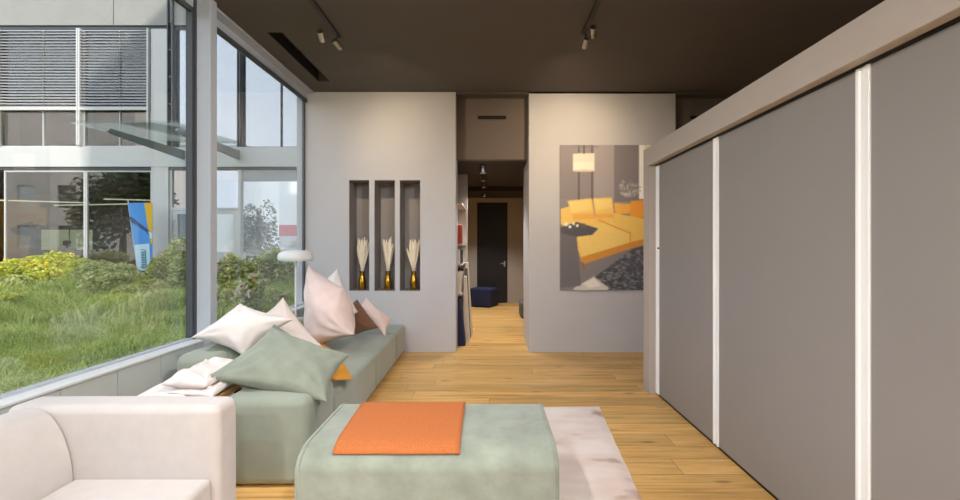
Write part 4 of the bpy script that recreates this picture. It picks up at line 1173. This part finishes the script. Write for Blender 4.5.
# banner flag in front of the facade
def banner():
    Yb_ = 11.2
    def B(px, py, dy=0.0):
        v = W(px, py, Yb_); v.y += dy; return v
    t = thing('banner_flag', W(146, 285, Yb_), 'tall blue and yellow advertising banner leaning by the facade pillar', 'banner')
    tl, tr, br, bl = (128, 203), (152.5, 202.5), (152.5, 272), (137.5, 270)
    def at(u, v): return (tl[0] * (1 - u) * (1 - v) + tr[0] * u * (1 - v) + br[0] * u * v + bl[0] * (1 - u) * v,
                          tl[1] * (1 - u) * (1 - v) + tr[1] * u * (1 - v) + br[1] * u * v + bl[1] * (1 - u) * v)
    def quad(pts, m, nm, dy, parent, lab=None):
        bm = bmesh.new()
        f = [bm.verts.new(B(*p, -dy)) for p in pts]; b = [bm.verts.new(B(*p, -dy + 0.003)) for p in pts]
        bm.faces.new(f); bm.faces.new(b[::-1])
        for i in range(len(pts)): bm.faces.new((f[i], f[(i + 1) % len(pts)], b[(i + 1) % len(pts)], b[i]))
        bmesh.ops.recalc_face_normals(bm, faces=bm.faces)
        return part(nm, bm, M[m], parent, smooth=False, label=lab)
    cl = quad([tl, tr, br, bl], 'bblue', 'cloth', 0, t)
    quad([(144.3, 203), (152.5, 202.6), (152.5, 244), (150.5, 244)], 'byel', 'yellow_stripe', .004, cl, 'yellow stripe')
    quad([(129.5, 216.5), (131.5, 216.8), (152.5, 233), (152.5, 239), (146, 231.5), (131, 222)], 'bnavy', 'navy_swoosh', .008, cl, 'navy diagonal swoosh')
    quad([(134.5, 245), (149.5, 243.5), (151, 272), (137.5, 270)], 'bpale', 'pale_block', .008, cl, 'pale blue lower block')
    quad([(148.5, 231), (152.5, 233), (152.5, 239), (150.5, 238)], 'bpale', 'white_flash', .011, cl, 'white flash')
    # rotated teal script, unreadably small in the picture: short looping strokes
    bm = bmesh.new(); pts = []
    for i in range(90):
        s = i / 89
        x = 144.6 + 2.3 * math.sin(i * 0.55) * (1.35 if i < 12 else 1.0) - s * 1.0
        y = 269 - 19 * s + 1.0 * math.cos(i * 0.55)
        pts.append(B(x, y, -.014))
    add_tube(bm, pts, 0.010, 5)
    part('script_lettering', bm, M['bteal'], cl, label='teal upright script lettering')
    part('pole', tube([B(127, 200, .03), B(139.5, 290, .03)], 0.015, 8), M['frame'], t)
    part('foot_plate', box(B(139.5, 290).x - .2, B(139.5, 290).x + .2, Yb_ - .2, Yb_ + .25, 0.28, 0.33), M['gasket'], t, smooth=False)
banner()

# stand-ins for the corner pane's reflection: white building with a red band, small tree
def yb(px, Y): return (px - 490) * Y / F
Yw = 30.0
t = thing('reflection_building', (yb(262, Yw), Yw, -0.06), 'low white building with a red band standing in for a reflection in the far pane', 'building')
def zb2(py): return CAMZ - (py - 246) * Yw / F
part('wall', box(yb(215, Yw), yb(340, Yw), Yw, Yw + 6, -.06, zb2(165)), M['whitebld'], t, smooth=False)
part('red_band', box(yb(262, Yw), yb(340, Yw), Yw - .06, Yw, zb2(236), zb2(225)), M['redband'], t, smooth=False, label='red horizontal band')
part('plinth', box(yb(262, Yw), yb(340, Yw), Yw - .05, Yw, zb2(246), zb2(236)), M['fac'], t, smooth=False)
Yt = 15.2
cx = yb(258, Yt)
t = thing('reflection_tree', (cx, Yt, -0.06), 'small bushy tree standing in for a reflected one in the far pane', 'tree')
V, Fc, lumps = leaf_cloud(3200, cx, Yt, 0.5, 0.62, 0.55, 2.3, 0.10, lumps=9, seed=77)
me = np_mesh('foliage', V - np.array(t.location), Fc, M['leafd']); o = bpy.data.objects.new('foliage', me); C.objects.link(o); o.parent = t
part('trunk', tube([(cx, Yt, -0.06), (cx + .03, Yt, 0.9), (cx - .02, Yt, 1.9), (cx, Yt, 2.5)], [0.09, 0.07, 0.05, 0.02], 10), M['bark'], t)
# building opposite the facade, seen only mirrored in its windows
t = thing('opposite_building', (-44, -14, -0.06), 'pinkish rendered building mirrored in the office windows', 'building')
hb = [(-57 + i * 3.4, -55.4 + i * 3.4, z, z + 1.9) for i in range(8) for z in (1.2, 4.6, 8.0)]
bmw = wall_holes(-58, -30, -.06, 13, -14.3, -14.0, hb)
bm = bmw
w_ = part('wall', bm, M['pinkbld'], t, smooth=False)
for i_, h in enumerate(hb):
    part('window', box(h[0], h[1], -14.22, -14.18, h[2], h[3]), M['whitebld' if (i_ // 3) % 2 else 'gasket'], t, smooth=False)
part('core', box(-58, -30, -24, -14.3, -.06, 13), M['pinkbld'], t, smooth=False)

tx, ty = -19.7, 0.0  # unseen tree added to turn the window reflection dark green
t = thing('mirror_tree', (tx, ty, -0.05), 'unseen leafy tree added to be mirrored in the right ground floor office window', 'tree')
V, Fc, lumps = leaf_cloud(4500, tx, ty, 0.6, 2.3, 1.5, 5.2, 0.30, lumps=12, seed=91)
me = np_mesh('foliage', V - np.array(t.location), Fc, M['leafd']); o = bpy.data.objects.new('foliage', me); C.objects.link(o); o.parent = t
part('trunk', tube([(tx, ty, -0.05), (tx + .1, ty, 1.6), (tx, ty, 3.4), (tx + .1, ty, 4.6)], [0.2, 0.16, 0.1, 0.03], 10), M['bark'], t)

# ================================================================== LIGHT
sc = bpy.context.scene
wd = bpy.data.worlds.new('sky'); sc.world = wd; wd.use_nodes = True
nt = wd.node_tree; bg = nt.nodes['Background']
tc = nt.nodes.new('ShaderNodeTexCoord'); sep = nt.nodes.new('ShaderNodeSeparateXYZ')
nt.links.new(tc.outputs['Generated'], sep.inputs[0])
rp = nt.nodes.new('ShaderNodeValToRGB'); e = rp.color_ramp.elements
e[0].position = 0.0; e[0].color = (0.84, 0.89, 0.97, 1)
e[1].position = 0.9; e[1].color = (0.72, 0.82, 0.98, 1)
nt.links.new(sep.outputs['Z'], rp.inputs['Fac']); nt.links.new(rp.outputs['Color'], bg.inputs['Color'])
bg.inputs['Strength'].default_value = 2.5
sd = Vector((-8.2, 16.0, -math.tan(math.radians(25)) * math.hypot(8.2, 16))).normalized()
add_light('sun', 'SUN', (10, -20, 20), 3.4, (1.0, 0.95, 0.86), sd, angle=math.radians(1.0))

# ================================================================== CAMERA
cam = bpy.data.cameras.new('camera'); co = bpy.data.objects.new('camera', cam); C.objects.link(co)
co.location = (0, 0, CAMZ); co.rotation_euler = (PI / 2, 0, 0)
cam.sensor_width = 36.0; cam.lens = F / 960 * 36.0
cam.shift_x = -10.0 / 960; cam.shift_y = -4.0 / 960
cam.clip_start = 0.05; cam.clip_end = 300
sc.camera = co
sc.view_settings.view_transform = 'Standard'
sc.view_settings.look = 'None'
sc.view_settings.exposure = 0.0
sc.view_settings.gamma = 1.0
sc.view_settings.use_curve_mapping = False
sc.cycles.caustics_reflective = False
sc.cycles.caustics_refractive = False
sc.cycles.max_bounces = 10
sc.cycles.diffuse_bounces = 5
sc.cycles.transparent_max_bounces = 16
